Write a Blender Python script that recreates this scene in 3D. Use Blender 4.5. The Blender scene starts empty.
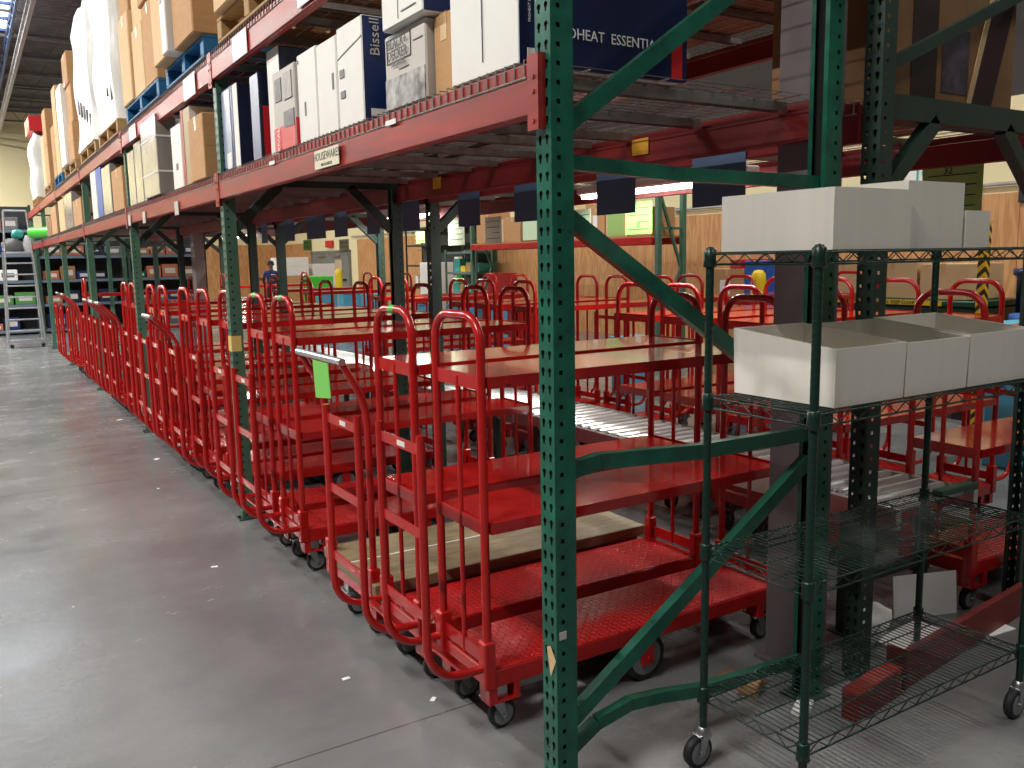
import bpy, math, random
from mathutils import Vector, Matrix
R = random.Random(7)
PI = math.pi
COL = bpy.context.scene.collection

# ---------------------------------------------------------------- mesh builder
class M:
    def __init__(s): s.v = []; s.f = []; s.sm = []; s.mi = []; s.cur = 0
    def add(s, vs, fs, smooth=False):
        b = len(s.v); s.v += [tuple(v) for v in vs]
        for f in fs: s.f.append(tuple(i + b for i in f)); s.sm.append(smooth); s.mi.append(s.cur)
        return s
    def box(s, x0, x1, y0, y1, z0, z1, c=0.0):
        if c <= 0:
            vs = [(x, y, z) for z in (z0, z1) for y in (y0, y1) for x in (x0, x1)]
            return s.add(vs, [(0,2,3,1),(4,5,7,6),(0,1,5,4),(2,6,7,3),(0,4,6,2),(1,3,7,5)])
        c = min(c, (x1-x0)*.45, (y1-y0)*.45, (z1-z0)*.45)
        X, Y, Z = (x0, x1), (y0, y1), (z0, z1); sg = (1, -1); vs = []; idx = {}
        for i in (0,1):
            for j in (0,1):
                for k in (0,1):
                    for a in (0,1,2):   # which axis stays on the face
                        p = [X[i]+sg[i]*c, Y[j]+sg[j]*c, Z[k]+sg[k]*c]
                        p[a] = (X[i], Y[j], Z[k])[a]
                        idx[i,j,k,a] = len(vs); vs.append(tuple(p))
        fs = []
        for a in (0,1,2):
            b, d = [(1,2),(0,2),(0,1)][a]
            for s_ in (0,1):
                q = []
                for (m, n) in ((0,0),(1,0),(1,1),(0,1)):
                    t = [0,0,0]; t[a] = s_; t[b] = m; t[d] = n; q.append(idx[t[0],t[1],t[2],a])
                if (a == 1) != (s_ == 0): q = q[::-1]
                if a != 1 and s_ == 0: pass
                fs.append(tuple(q))
        for a in (0,1,2):                 # edge chamfers along axis a
            b, d = [(1,2),(0,2),(0,1)][a]
            for m in (0,1):
                for n in (0,1):
                    t0 = [0,0,0]; t1 = [0,0,0]; t0[a] = 0; t1[a] = 1
                    for t in (t0, t1): t[b] = m; t[d] = n
                    fs.append((idx[t0[0],t0[1],t0[2],b], idx[t1[0],t1[1],t1[2],b], idx[t1[0],t1[1],t1[2],d], idx[t0[0],t0[1],t0[2],d]))
        for i in (0,1):
            for j in (0,1):
                for k in (0,1): fs.append((idx[i,j,k,0], idx[i,j,k,1], idx[i,j,k,2]))
        return s.add(vs, fs)
    def tube(s, pts, r, n=8, cap=True, closed=False):
        pts = [Vector(p) for p in pts]; m = len(pts); vs = []; fs = []
        rs = r if isinstance(r, (list, tuple)) else [r]*m
        tn = []
        for i in range(m):
            if closed: t = (pts[(i+1) % m]-pts[i-1])
            else:
                a = pts[i]-pts[i-1] if i else pts[1]-pts[0]; b = pts[i+1]-pts[i] if i < m-1 else a
                t = a.normalized()+b.normalized()
            tn.append(t.normalized() if t.length > 1e-9 else Vector((0,0,1)))
        up = Vector((0,0,1)) if abs(tn[0].z) < .9 else Vector((1,0,0))
        u = (up - tn[0]*up.dot(tn[0])).normalized()
        for i in range(m):
            u = (u - tn[i]*u.dot(tn[i])).normalized(); w = tn[i].cross(u)
            for k in range(n):
                a = 2*PI*k/n; vs.append(pts[i]+u*math.cos(a)*rs[i]+w*math.sin(a)*rs[i])
        for i in range(m if closed else m-1):
            for k in range(n):
                a = i*n+k; b = i*n+(k+1) % n; c = ((i+1) % m)*n+(k+1) % n; d = ((i+1) % m)*n+k
                fs.append((a,b,c,d))
        s.add(vs, fs, n > 4)
        if cap and not closed:
            s.add(vs[:n], [tuple(range(n))[::-1]]); s.add(vs[-n:], [tuple(range(n))])
        return s
    def bar(s, p0, p1, w, h, up=(0,0,1)):       # rectangular bar
        p0 = Vector(p0); p1 = Vector(p1); t = (p1-p0).normalized(); up = Vector(up)
        a = t.cross(up).normalized(); b = a.cross(t)
        vs = [p+a*sx*w/2+b*sz*h/2 for p in (p0, p1) for (sx, sz) in ((-1,-1),(1,-1),(1,1),(-1,1))]
        return s.add(vs, [(0,1,2,3),(7,6,5,4),(0,4,5,1),(1,5,6,2),(2,6,7,3),(3,7,4,0)])
    def lathe(s, c, prof, axis='z', n=20):      # prof: (r, h)
        c = Vector(c); vs = []; m = len(prof)
        for (r, h) in prof:
            for k in range(n):
                a = 2*PI*k/n; x, y = r*math.cos(a), r*math.sin(a)
                vs.append(c+Vector({'z': (x,y,h), 'y': (x,h,y), 'x': (h,x,y)}[axis]))
        fs = [(i*n+k, i*n+(k+1) % n, (i+1)*n+(k+1) % n, (i+1)*n+k) for i in range(m-1) for k in range(n)]
        s.add(vs, fs, True)
        if prof[0][0] > 1e-5: s.add(vs[:n], [tuple(range(n))[::-1]])
        if prof[-1][0] > 1e-5: s.add(vs[-n:], [tuple(range(n))])
        return s
    def quad(s, a, b, c, d): return s.add([a,b,c,d], [(0,1,2,3)])
    def mesh(s, name, mats):
        me = bpy.data.meshes.new(name); me.from_pydata(s.v, [], s.f); me.update()
        for m in (mats if isinstance(mats, (list, tuple)) else [mats]): me.materials.append(m)
        me.polygons.foreach_set('use_smooth', s.sm); me.polygons.foreach_set('material_index', s.mi)
        me.update(); return me
    def build(s, name, mats, parent=None, loc=None, rz=0, fix=True):
        me = s.mesh(name, mats)
        if fix:
            import bmesh
            bm = bmesh.new(); bm.from_mesh(me); bmesh.ops.recalc_face_normals(bm, faces=bm.faces); bm.to_mesh(me); bm.free()
        o = bpy.data.objects.new(name, me); COL.objects.link(o)
        if parent: o.parent = parent
        if loc is not None: o.location = loc
        o.rotation_euler.z = rz
        return o

def tag(o, label=None, cat=None, group=None, kind=None):
    if label: o['label'] = label
    if cat: o['category'] = cat
    if group: o['group'] = group
    if kind: o['kind'] = kind
    return o
def empty(name, loc=(0,0,0), rz=0):
    o = bpy.data.objects.new(name, None); COL.objects.link(o); o.location = loc; o.rotation_euler.z = rz
    o.empty_display_size = .1
    return o
def kids(o): return [c for c in ALLK.get(o.name, [])]
ALLK = {}
def index_children():
    ALLK.clear()
    for o in COL.objects:
        if o.parent: ALLK.setdefault(o.parent.name, []).append(o)
def copy_tree(o, parent=None):
    c = o.copy(); COL.objects.link(c); c.parent = parent
    for ch in kids(o): copy_tree(ch, c)
    return c
def arc(cx, cy, r, a0, a1, n=7):
    return [(cx+r*math.cos(a0+(a1-a0)*i/n), cy+r*math.sin(a0+(a1-a0)*i/n)) for i in range(n+1)]

# ---------------------------------------------------------------- materials
def mat(name, col, rough=.5, metal=0., var=0., vscale=6., bump=0., bscale=80., coat=0., emis=None, estr=0., col2=None, stretch=None, rvar=0., trans=0., alpha=1.):
    m = bpy.data.materials.new(name); m.use_nodes = True; nt = m.node_tree; N = nt.nodes; L = nt.links
    b = N['Principled BSDF']; b.inputs['Base Color'].default_value = (*col, 1); b.inputs['Roughness'].default_value = rough
    b.inputs['Metallic'].default_value = metal; b.inputs['Coat Weight'].default_value = coat
    if trans: b.inputs['Transmission Weight'].default_value = trans
    if alpha < 1: b.inputs['Alpha'].default_value = alpha
    if emis: b.inputs['Emission Color'].default_value = (*emis, 1); b.inputs['Emission Strength'].default_value = estr
    if var or bump or rvar:
        tc = N.new('ShaderNodeTexCoord'); mp = N.new('ShaderNodeMapping'); L.new(tc.outputs['Object'], mp.inputs['Vector'])
        if stretch: mp.inputs['Scale'].default_value = stretch
    if var or rvar:
        no = N.new('ShaderNodeTexNoise'); no.inputs['Scale'].default_value = vscale; no.inputs['Detail'].default_value = 6; no.inputs['Roughness'].default_value = .6
        L.new(mp.outputs[0], no.inputs['Vector'])
        cr = N.new('ShaderNodeValToRGB'); cr.color_ramp.elements[0].position = .33; cr.color_ramp.elements[1].position = .7
        c2 = col2 or tuple(max(0, c*(1-var)) for c in col)
        cr.color_ramp.elements[0].color = (*c2, 1); cr.color_ramp.elements[1].color = (*col, 1)
        L.new(no.outputs['Fac'], cr.inputs[0])
        if var: L.new(cr.outputs[0], b.inputs['Base Color'])
        if rvar:
            mr = N.new('ShaderNodeMapRange'); mr.inputs['To Min'].default_value = rough-rvar; mr.inputs['To Max'].default_value = rough+rvar
            L.new(no.outputs['Fac'], mr.inputs['Value']); L.new(mr.outputs[0], b.inputs['Roughness'])
    if bump:
        n2 = N.new('ShaderNodeTexNoise'); n2.inputs['Scale'].default_value = bscale; n2.inputs['Detail'].default_value = 3
        L.new(mp.outputs[0], n2.inputs['Vector'])
        bp = N.new('ShaderNodeBump'); bp.inputs['Strength'].default_value = bump; bp.inputs['Distance'].default_value = .01
        L.new(n2.outputs['Fac'], bp.inputs['Height']); L.new(bp.outputs[0], b.inputs['Normal'])
    return m
def s2l(r, g, b):
    f = lambda c: (c/255/12.92 if c/255 <= .04045 else ((c/255+.055)/1.055)**2.4)
    return (f(r), f(g), f(b))
RED = mat('cart_red_paint', s2l(188,28,26), .24, var=.16, vscale=9, coat=.1, rvar=.06)
REDS = mat('cart_shelf_red_paint', s2l(184,28,26), .13, var=.12, vscale=4, coat=.3, rvar=.06)
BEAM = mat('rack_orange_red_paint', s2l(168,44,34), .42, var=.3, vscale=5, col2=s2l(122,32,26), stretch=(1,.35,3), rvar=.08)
BEAMD = mat('rack_shaded_red', s2l(120,16,20), .5, var=.3, vscale=4)  # darker copy of the rack red, shade put into the colour
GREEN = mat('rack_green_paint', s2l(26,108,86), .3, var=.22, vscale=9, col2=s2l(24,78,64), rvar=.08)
GREEN2 = mat('rack_greyed_green_paint', s2l(74,116,96), .45, var=.25, vscale=9, rvar=.08)  # greyer green for posts farther off
GREEND = mat('rack_shaded_green', s2l(40,66,58), .5, var=.3, vscale=6)  # darker copy of the rack green with shade in its colour
WIREG = mat('green_epoxy_wire', s2l(14,46,38), .32, var=.1)
GALV = mat('galvanised_steel', s2l(172,166,160), .4, .7, var=.25, vscale=18)
STEEL = mat('zinc_plated_steel', s2l(190,192,196), .28, .9, var=.15, vscale=20)
ALU = mat('aluminium', s2l(205,208,212), .3, .8, var=.1)
ROLLER = mat('roller_steel', s2l(214,216,214), .22, .55, var=.08)
RUBBER = mat('black_rubber', s2l(34,34,36), .6, var=.2, vscale=30)
WGREY = mat('grey_wheel_hub', s2l(120,124,126), .5)
CARD = mat('cardboard', s2l(196,150,102), .8, var=.12, vscale=7, stretch=(1,1,5))
CARD2 = mat('pale_cardboard', s2l(222,188,142), .8, var=.1, vscale=6)
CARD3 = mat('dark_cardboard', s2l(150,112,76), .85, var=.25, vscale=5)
CTAPE = mat('packing_tape', s2l(206,170,120), .3)
WHITE = mat('white_board', s2l(232,230,224), .55, var=.05, vscale=8)
WGR = mat('greyish_printed_white', s2l(196,190,182), .55, var=.08)
PAPER = mat('white_paper', s2l(240,240,238), .6)
NAVY = mat('navy_print', s2l(20,44,98), .35, var=.15, vscale=6)
NAVYD = mat('dark_navy_print', s2l(26,32,58), .35, var=.2, vscale=6)
BLUEP = mat('blue_pallet_paint', s2l(30,110,160), .6, var=.3, vscale=12)
BLUEB = mat('bright_blue_plastic', s2l(30,90,180), .4)
LBLUE = mat('light_blue_plastic', s2l(88,176,212), .5, var=.08)
REDP = mat('red_print', s2l(206,34,40), .4)
BLACKP = mat('black_print', s2l(30,30,34), .5)
GREYP = mat('grey_print', s2l(120,120,124), .5, var=.5, vscale=26)
SHRINK = mat('grey_shrink_film', s2l(148,142,136), .22, var=.25, vscale=5, bump=.5, bscale=14, stretch=(1,1,.3))
FILM = mat('white_stretch_film', s2l(244,244,240), .3, var=.08, vscale=6, bump=.6, bscale=9)
WOOD = mat('pallet_wood', s2l(186,148,98), .75, var=.35, vscale=8, stretch=(1,6,6))
DECKW = mat('worn_plywood_deck', s2l(150,134,104), .6, var=.35, vscale=7, stretch=(1,5,5), col2=s2l(112,98,74))
LIME = mat('lime_green_paper', s2l(124,206,92), .6)
OLIVE = mat('green_card_sign', s2l(158,196,110), .6)
PGREEN = mat('pale_green_paper', s2l(206,232,196), .6)
CARDB = mat('dark_slate_sign_board', s2l(72,96,128), .6, var=.1, vscale=3)
GTAPE = mat('bright_green_tape', s2l(60,190,70), .5)
YEL = mat('yellow_paint', s2l(236,204,30), .45)
YTAG = mat('yellow_paper', s2l(216,196,110), .6)
CGREY = mat('grey_column_paint', s2l(104,96,98), .6, var=.12, vscale=3)
DOORG = mat('grey_door_paint', s2l(120,124,120), .5, var=.05)
SKIN = mat('skin', s2l(120,80,60), .6)
HAIR = mat('dark_hair', s2l(26,22,20), .7)
SHIRT = mat('navy_shirt', s2l(34,48,100), .8, var=.15)
GPLAST = mat('green_plastic', s2l(80,200,60), .35)
TEAL = mat('teal_plastic', s2l(60,170,160), .4)
CLEAR = mat('clear_plastic_bag', s2l(214,216,216), .15, bump=.8, bscale=9, alpha=.75)
DGREEN = mat('dark_green_plastic', s2l(20,70,50), .45)
FOAM = mat('white_foam_plastic', s2l(240,236,226), .55, var=.05, vscale=30, stretch=(1,1,.05), bump=.1, bscale=60)
LAMP = mat('fluorescent_tube', (1,1,1), .5, emis=(1,.98,.93), estr=14)
SKYL = mat('skylight_panel', (.8,.85,1), .5, emis=(.85,.92,1), estr=5)
MAROON = mat('maroon_fabric', s2l(120,30,44), .8, var=.2)

def diamond():
    m = mat('red_diamond_plate', s2l(190,24,26), .2); nt = m.node_tree; N = nt.nodes; L = nt.links; b = N['Principled BSDF']
    tc = N.new('ShaderNodeTexCoord'); sp = N.new('ShaderNodeSeparateXYZ'); L.new(tc.outputs['Object'], sp.inputs[0])
    def mth(op, a, bb=None):
        n = N.new('ShaderNodeMath'); n.operation = op
        for i, v in enumerate((a, bb)):
            if v is None: continue
            if isinstance(v, (int, float)): n.inputs[i].default_value = v
            else: L.new(v, n.inputs[i])
        return n.outputs[0]
    P = .05
    u = mth('MULTIPLY', mth('ADD', sp.outputs[0], sp.outputs[1]), PI/P); v = mth('MULTIPLY', mth('SUBTRACT', sp.outputs[0], sp.outputs[1]), PI/P)
    def lump(a, bb, k1, k2):
        return mth('MULTIPLY', mth('POWER', mth('ABSOLUTE', mth('COSINE', a)), k1), mth('POWER', mth('ABSOLUTE', mth('COSINE', bb)), k2))
    l1 = lump(u, v, 4, 40); l2 = lump(mth('ADD', u, PI/2), mth('ADD', v, PI/2), 40, 4)
    h = mth('MAXIMUM', l1, l2)
    bp = N.new('ShaderNodeBump'); bp.inputs['Strength'].default_value = 1; bp.inputs['Distance'].default_value = .01
    L.new(h, bp.inputs['Height']); L.new(bp.outputs[0], b.inputs['Normal'])
    cr = N.new('ShaderNodeMixRGB'); cr.inputs[1].default_value = (*s2l(184,22,24), 1); cr.inputs[2].default_value = (*s2l(226,90,80), 1)   # crests tinted lighter, highlights mixed into the colour
    L.new(mth('MULTIPLY', h, .7), cr.inputs[0]); L.new(cr.outputs[0], b.inputs['Base Color'])
    return m
DIAM = diamond()

def concrete():
    m = bpy.data.materials.new('sealed_concrete'); m.use_nodes = True; nt = m.node_tree; N = nt.nodes; L = nt.links; b = N['Principled BSDF']
    tc = N.new('ShaderNodeTexCoord')
    def noise(sc, det, st=None, rg=.6):
        mp = N.new('ShaderNodeMapping'); L.new(tc.outputs['Object'], mp.inputs[0])
        if st: mp.inputs['Scale'].default_value = st
        n = N.new('ShaderNodeTexNoise'); n.inputs['Scale'].default_value = sc; n.inputs['Detail'].default_value = det; n.inputs['Roughness'].default_value = rg
        L.new(mp.outputs[0], n.inputs[0]); return n.outputs['Fac']
    a = noise(.45, 8); c = noise(1.6, 8, (1,1.25,1), .62); d = noise(22, 6)
    r1 = N.new('ShaderNodeValToRGB'); r1.color_ramp.elements[0].position = .32; r1.color_ramp.elements[1].position = .68
    r1.color_ramp.elements[0].color = (*s2l(104,106,107), 1); r1.color_ramp.elements[1].color = (*s2l(146,147,148), 1); L.new(a, r1.inputs[0])
    r2 = N.new('ShaderNodeValToRGB'); r2.color_ramp.elements[0].position = .3; r2.color_ramp.elements[1].position = .75
    r2.color_ramp.elements[0].color = (.62,.62,.62,1); r2.color_ramp.elements[1].color = (1,1,.985,1); L.new(c, r2.inputs[0])
    mx = N.new('ShaderNodeMixRGB'); mx.blend_type = 'MULTIPLY'; mx.inputs[0].default_value = .6; L.new(r1.outputs[0], mx.inputs[1]); L.new(r2.outputs[0], mx.inputs[2])
    # saw-cut joints
    sp = N.new('ShaderNodeSeparateXYZ'); L.new(tc.outputs['Object'], sp.inputs[0])
    def joint(out, per, off):
        k = N.new('ShaderNodeMath'); k.operation = 'PINGPONG'; k.inputs[1].default_value = per/2
        ad = N.new('ShaderNodeMath'); ad.inputs[1].default_value = off; L.new(out, ad.inputs[0]); L.new(ad.outputs[0], k.inputs[0])
        l = N.new('ShaderNodeMath'); l.operation = 'LESS_THAN'; l.inputs[1].default_value = .004; L.new(k.outputs[0], l.inputs[0]); return l.outputs[0]
    jm = N.new('ShaderNodeMath'); jm.operation = 'MAXIMUM'; L.new(joint(sp.outputs[0], 4.6, 20-.86), jm.inputs[0]); L.new(joint(sp.outputs[1], 4.6, 20-4.35), jm.inputs[1])
    m2 = N.new('ShaderNodeMixRGB'); m2.inputs[2].default_value = (*s2l(84,82,80), 1); L.new(jm.outputs[0], m2.inputs[0]); L.new(mx.outputs[0], m2.inputs[1])
    L.new(m2.outputs[0], b.inputs['Base Color'])
    mr = N.new('ShaderNodeMapRange'); mr.inputs['From Min'].default_value = .3; mr.inputs['From Max'].default_value = .7; mr.inputs['To Min'].default_value = .14; mr.inputs['To Max'].default_value = .32
    L.new(c, mr.inputs['Value']); L.new(mr.outputs[0], b.inputs['Roughness'])
    bp = N.new('ShaderNodeBump'); bp.inputs['Strength'].default_value = .12; bp.inputs['Distance'].default_value = .01; L.new(d, bp.inputs['Height']); L.new(bp.outputs[0], b.inputs['Normal'])
    return m
CONC = concrete()
def plywood():
    m = bpy.data.materials.new('plywood_sheets'); m.use_nodes = True; nt = m.node_tree; N = nt.nodes; L = nt.links; b = N['Principled BSDF']
    tc = N.new('ShaderNodeTexCoord'); mp = N.new('ShaderNodeMapping'); mp.inputs['Scale'].default_value = (1.4,1.4,.22); L.new(tc.outputs['Object'], mp.inputs[0])
    n = N.new('ShaderNodeTexNoise'); n.inputs['Scale'].default_value = 2.2; n.inputs['Detail'].default_value = 3; n.inputs['Distortion'].default_value = .4; L.new(mp.outputs[0], n.inputs[0])
    w = N.new('ShaderNodeMath'); w.operation = 'MULTIPLY'; w.inputs[1].default_value = 60; L.new(n.outputs['Fac'], w.inputs[0])
    si = N.new('ShaderNodeMath'); si.operation = 'SINE'; L.new(w.outputs[0], si.inputs[0])
    cr = N.new('ShaderNodeValToRGB'); cr.color_ramp.elements[0].color = (*s2l(184,130,80), 1); cr.color_ramp.elements[1].color = (*s2l(202,152,100), 1); cr.color_ramp.elements[0].position = .1
    mr = N.new('ShaderNodeMapRange'); mr.inputs['From Min'].default_value = -1; L.new(si.outputs[0], mr.inputs['Value']); L.new(mr.outputs[0], cr.inputs[0])
    L.new(cr.outputs[0], b.inputs['Base Color']); b.inputs['Roughness'].default_value = .6
    return m
PLY = plywood()
WALLC = mat('cream_wall_paint', s2l(232,220,176), .7, var=.04, vscale=1)
DARKC = mat('dark_steel_deck', s2l(120,112,110), .7, var=.4, vscale=3)
JOIST = mat('joist_grey_paint', s2l(176,170,168), .6, var=.2, vscale=4)
JBLUE = mat('joist_blue_tint', s2l(60,84,130), .5)

def text(s, size, name, mt, parent, M4, depth=.0006, align='CENTER', wscale=1.):
    cu = bpy.data.curves.new(name, 'FONT'); cu.body = s; cu.size = size; cu.extrude = depth; cu.align_x = align; cu.align_y = 'CENTER'; cu.resolution_u = 2
    t = bpy.data.objects.new('tmp', cu); COL.objects.link(t); bpy.context.view_layer.update()
    me = bpy.data.meshes.new_from_object(t.evaluated_get(bpy.context.evaluated_depsgraph_get())); bpy.data.objects.remove(t)
    me.materials.clear(); me.materials.append(mt); me.transform(M4 @ Matrix.Diagonal((wscale,1,1,1)))
    o = bpy.data.objects.new(name, me); COL.objects.link(o)
    if parent: o.parent = parent
    return o
# frames for writing: text x-axis, y-axis given in world
def frame(loc, xa, ya):
    xa = Vector(xa).normalized(); ya = Vector(ya).normalized(); za = xa.cross(ya)
    return Matrix(((xa.x,ya.x,za.x,loc[0]),(xa.y,ya.y,za.y,loc[1]),(xa.z,ya.z,za.z,loc[2]),(0,0,0,1)))
AISLE = lambda loc: frame(loc, (0,-1,0), (0,0,1))      # read from the aisle (facing -X)
FRONT = lambda loc: frame(loc, (1,0,0), (0,0,1))       # facing -Y (towards the near end)

# ---------------------------------------------------------------- camera
def camera():
    f, pitch, yaw, roll, h = 871.134, .1432, .5551, -.0177, 1.6837
    cy, sy, cp, sp = math.cos(yaw), math.sin(yaw), math.cos(pitch), math.sin(pitch)
    fw = Vector((sy*cp, cy*cp, -sp)); rt = Vector((cy, -sy, 0)); up = rt.cross(fw)
    r2 = rt*math.cos(roll)+up*math.sin(roll); u2 = -rt*math.sin(roll)+up*math.cos(roll)
    cd = bpy.data.cameras.new('camera'); c = bpy.data.objects.new('camera', cd); COL.objects.link(c)
    cd.sensor_width = 36; cd.sensor_fit = 'HORIZONTAL'; cd.lens = f*36/1024; cd.clip_start = .05; cd.clip_end = 200
    c.matrix_world = Matrix(((r2.x,u2.x,-fw.x,0),(r2.y,u2.y,-fw.y,0),(r2.z,u2.z,-fw.z,h),(0,0,0,1)))
    bpy.context.scene.camera = c
camera()

X0, Y1, BAY, PW = 1.419, 2.058, 3.64, .076
XR = 2.574            # rear post outer face is XR+PW
XS = 2.87             # second row front
XE = 4.03             # second row rear post starts
ORD = ['first','second','third','fourth','fifth','sixth','seventh','eighth']
# ---------------------------------------------------------------- the room
def room():
    tag(M().box(-9,12,-7,38,-.1,0).build('floor', CONC), kind='structure')
    m = M()
    m.box(12,12.1,-7,38.1,0,3.7); m.cur = 1; m.box(12,12.1,-7,38.1,3.7,7.4); tag(m.build('wall_right', [WALLC, mat('dim_roof_stand_in', s2l(60,56,54), .8)]), kind='structure')  # upper wall coloured dark in place of the dim roof space
    m = M(); m.box(-9,12,38,38.1,0,7.4); tag(m.build('wall_far', WALLC), kind='structure')
    m = M()
    y = -7
    while y < 37.9:
        if not (29.2 < y < 34.4): m.box(11.96,12,y+.003,min(38,y+1.22)-.003,0,2.44)
        y += 1.22
    tag(m.build('trim_1', PLY), kind='structure')
    m = M(); x = 3.4
    while x < 11.9:
        m.box(x+.003,x+1.217,37.96,38,0,2.44)
        x += 1.22
    tag(m.build('trim_2', PLY), kind='structure')
    m = M(); m.tube([(11.93,-6,2.56),(11.93,30,2.56)], .025, 8)
    for k in range(12): m.box(11.9,12,-5+3*k,-4.95+3*k,2.5,2.6)
    tag(m.build('trim_3', JOIST), kind='structure')
    # corrugated roof deck
    vs = []; fs = []; y = -7.; prof = [(0,0),(.06,0),(.1,.06),(.2,.06),(.24,0)]; ys = []
    while y < 38: ys += [(y+a, 7.4+b) for a, b in prof[:-1]]; y += .24
    for (yy, zz) in ys: vs += [(-9,yy,zz),(12,yy,zz)]
    fs = [(2*i,2*i+1,2*i+3,2*i+2) for i in range(len(ys)-1)]
    m = M(); m.add(vs, fs); tag(m.build('ceiling', DARKC, fix=False), kind='structure')
    # joists across, girders along
    for k, yj in enumerate([8,10.2,12.4,14.6,16.8,19,21.2,23.4,25.6,27.8,30,32.2,34.4,36.6]):
        m = M(); m.bar((-9,yj,7.32),(12,yj,7.32),.08,.06); m.bar((-9,yj,6.85),(12,yj,6.85),.06,.05)
        n = 30
        for i in range(n):
            xa = -9+21*i/n; m.tube([(xa,yj,6.85),(xa+.35,yj,7.3),(xa+.7,yj,6.85)], .012, 4, cap=False)
        tag(m.build('roof_joist', DARKC), f'dark open-web steel roof joist crossing over the aisle, {"nearest" if k==0 else ORD[k] if k<8 else "farther"} one counted along the roof' if k<8 else 'dark open-web steel roof joist far down the roof towards the end wall', 'roof joist', 'roof joists')
    m = M(); m.bar((1.42,7,6.42),(1.42,38,6.42),.07,.05); m.bar((1.42,7,6.2),(1.42,38,6.2),.07,.05)
    y = 7.
    while y < 37.5: m.tube([(1.42,y,6.2),(1.42,y+.6,6.42),(1.42,y+1.2,6.2)], .012, 5, cap=False); y += 1.2
    tag(m.build('roof_girder', JOIST), 'long pale grey steel truss girder running along the aisle under the dark roof', 'girder')
    m = M(); m.bar((1.30,12,6.9),(1.30,38,6.9),.05,.05); m.bar((1.30,12,6.66),(1.30,38,6.66),.05,.05)
    y = 12.
    while y < 37.5: m.tube([(1.30,y,6.66),(1.30,y+.5,6.9),(1.30,y+1,6.66)], .02, 5, cap=False); y += 1.
    tag(m.build('roof_truss', JBLUE), 'blue tinted steel truss beneath the bright skylight in the top left corner', 'truss')
    m = M(); m.box(-.6,1.36,19.3,24.3,7.2,7.26); s = m.build('skylight', SKYL); tag(s, 'bright skylight panel in the dark roof at the top left', 'skylight')
    m = M()
    for y in (19.3,20.6,21.9,23.2,24.3): m.box(-.6,1.36,y-.04,y+.04,7.14,7.2)
    for x in (-.6,1.36): m.box(x-.04,x+.04,19.26,24.34,7.14,7.2)
    m.build('glazing_bar', JBLUE, s)
    # double door in the far wall
    d = empty('door_1', (11.95,32.35,0), -PI/2); tag(d, kind='structure')
    M().box(-2.03,-1.95,-.06,.05,0,2.1).box(1.95,2.03,-.06,.05,0,2.1).box(-2.03,2.03,-.06,.05,2.02,2.1).build('door_frame', DOORG, d)
    for s_ in (-1,1):
        lf = M().box(min(.01*s_,1.95*s_),max(.01*s_,1.95*s_),-.03,.03,.02,2.02,.004).build('door_leaf', DOORG, d)
        M().box(min(.2*s_,1.7*s_),max(.2*s_,1.7*s_),-.09,-.03,.98,1.05,.006).build('push_bar', BLACKP, lf)
        M().box(min(.4*s_,1.2*s_),max(.4*s_,1.2*s_),-.09,-.03,1.86,1.93,.006).build('door_closer', STEEL, lf)
    o = M().box(11.895,11.91,31.0,31.7,1.35,1.75).build('notice', mat('tan_notice', s2l(190,170,140), .6)); tag(o, 'tan paper notice taped on the grey double door', 'notice')
    o = M().box(11.9,11.99,32.0,32.7,2.22,2.48,.01).build('exit_sign', REDP); tag(o, 'small red sign on the cream wall above the grey double doors', 'sign')
room()

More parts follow.
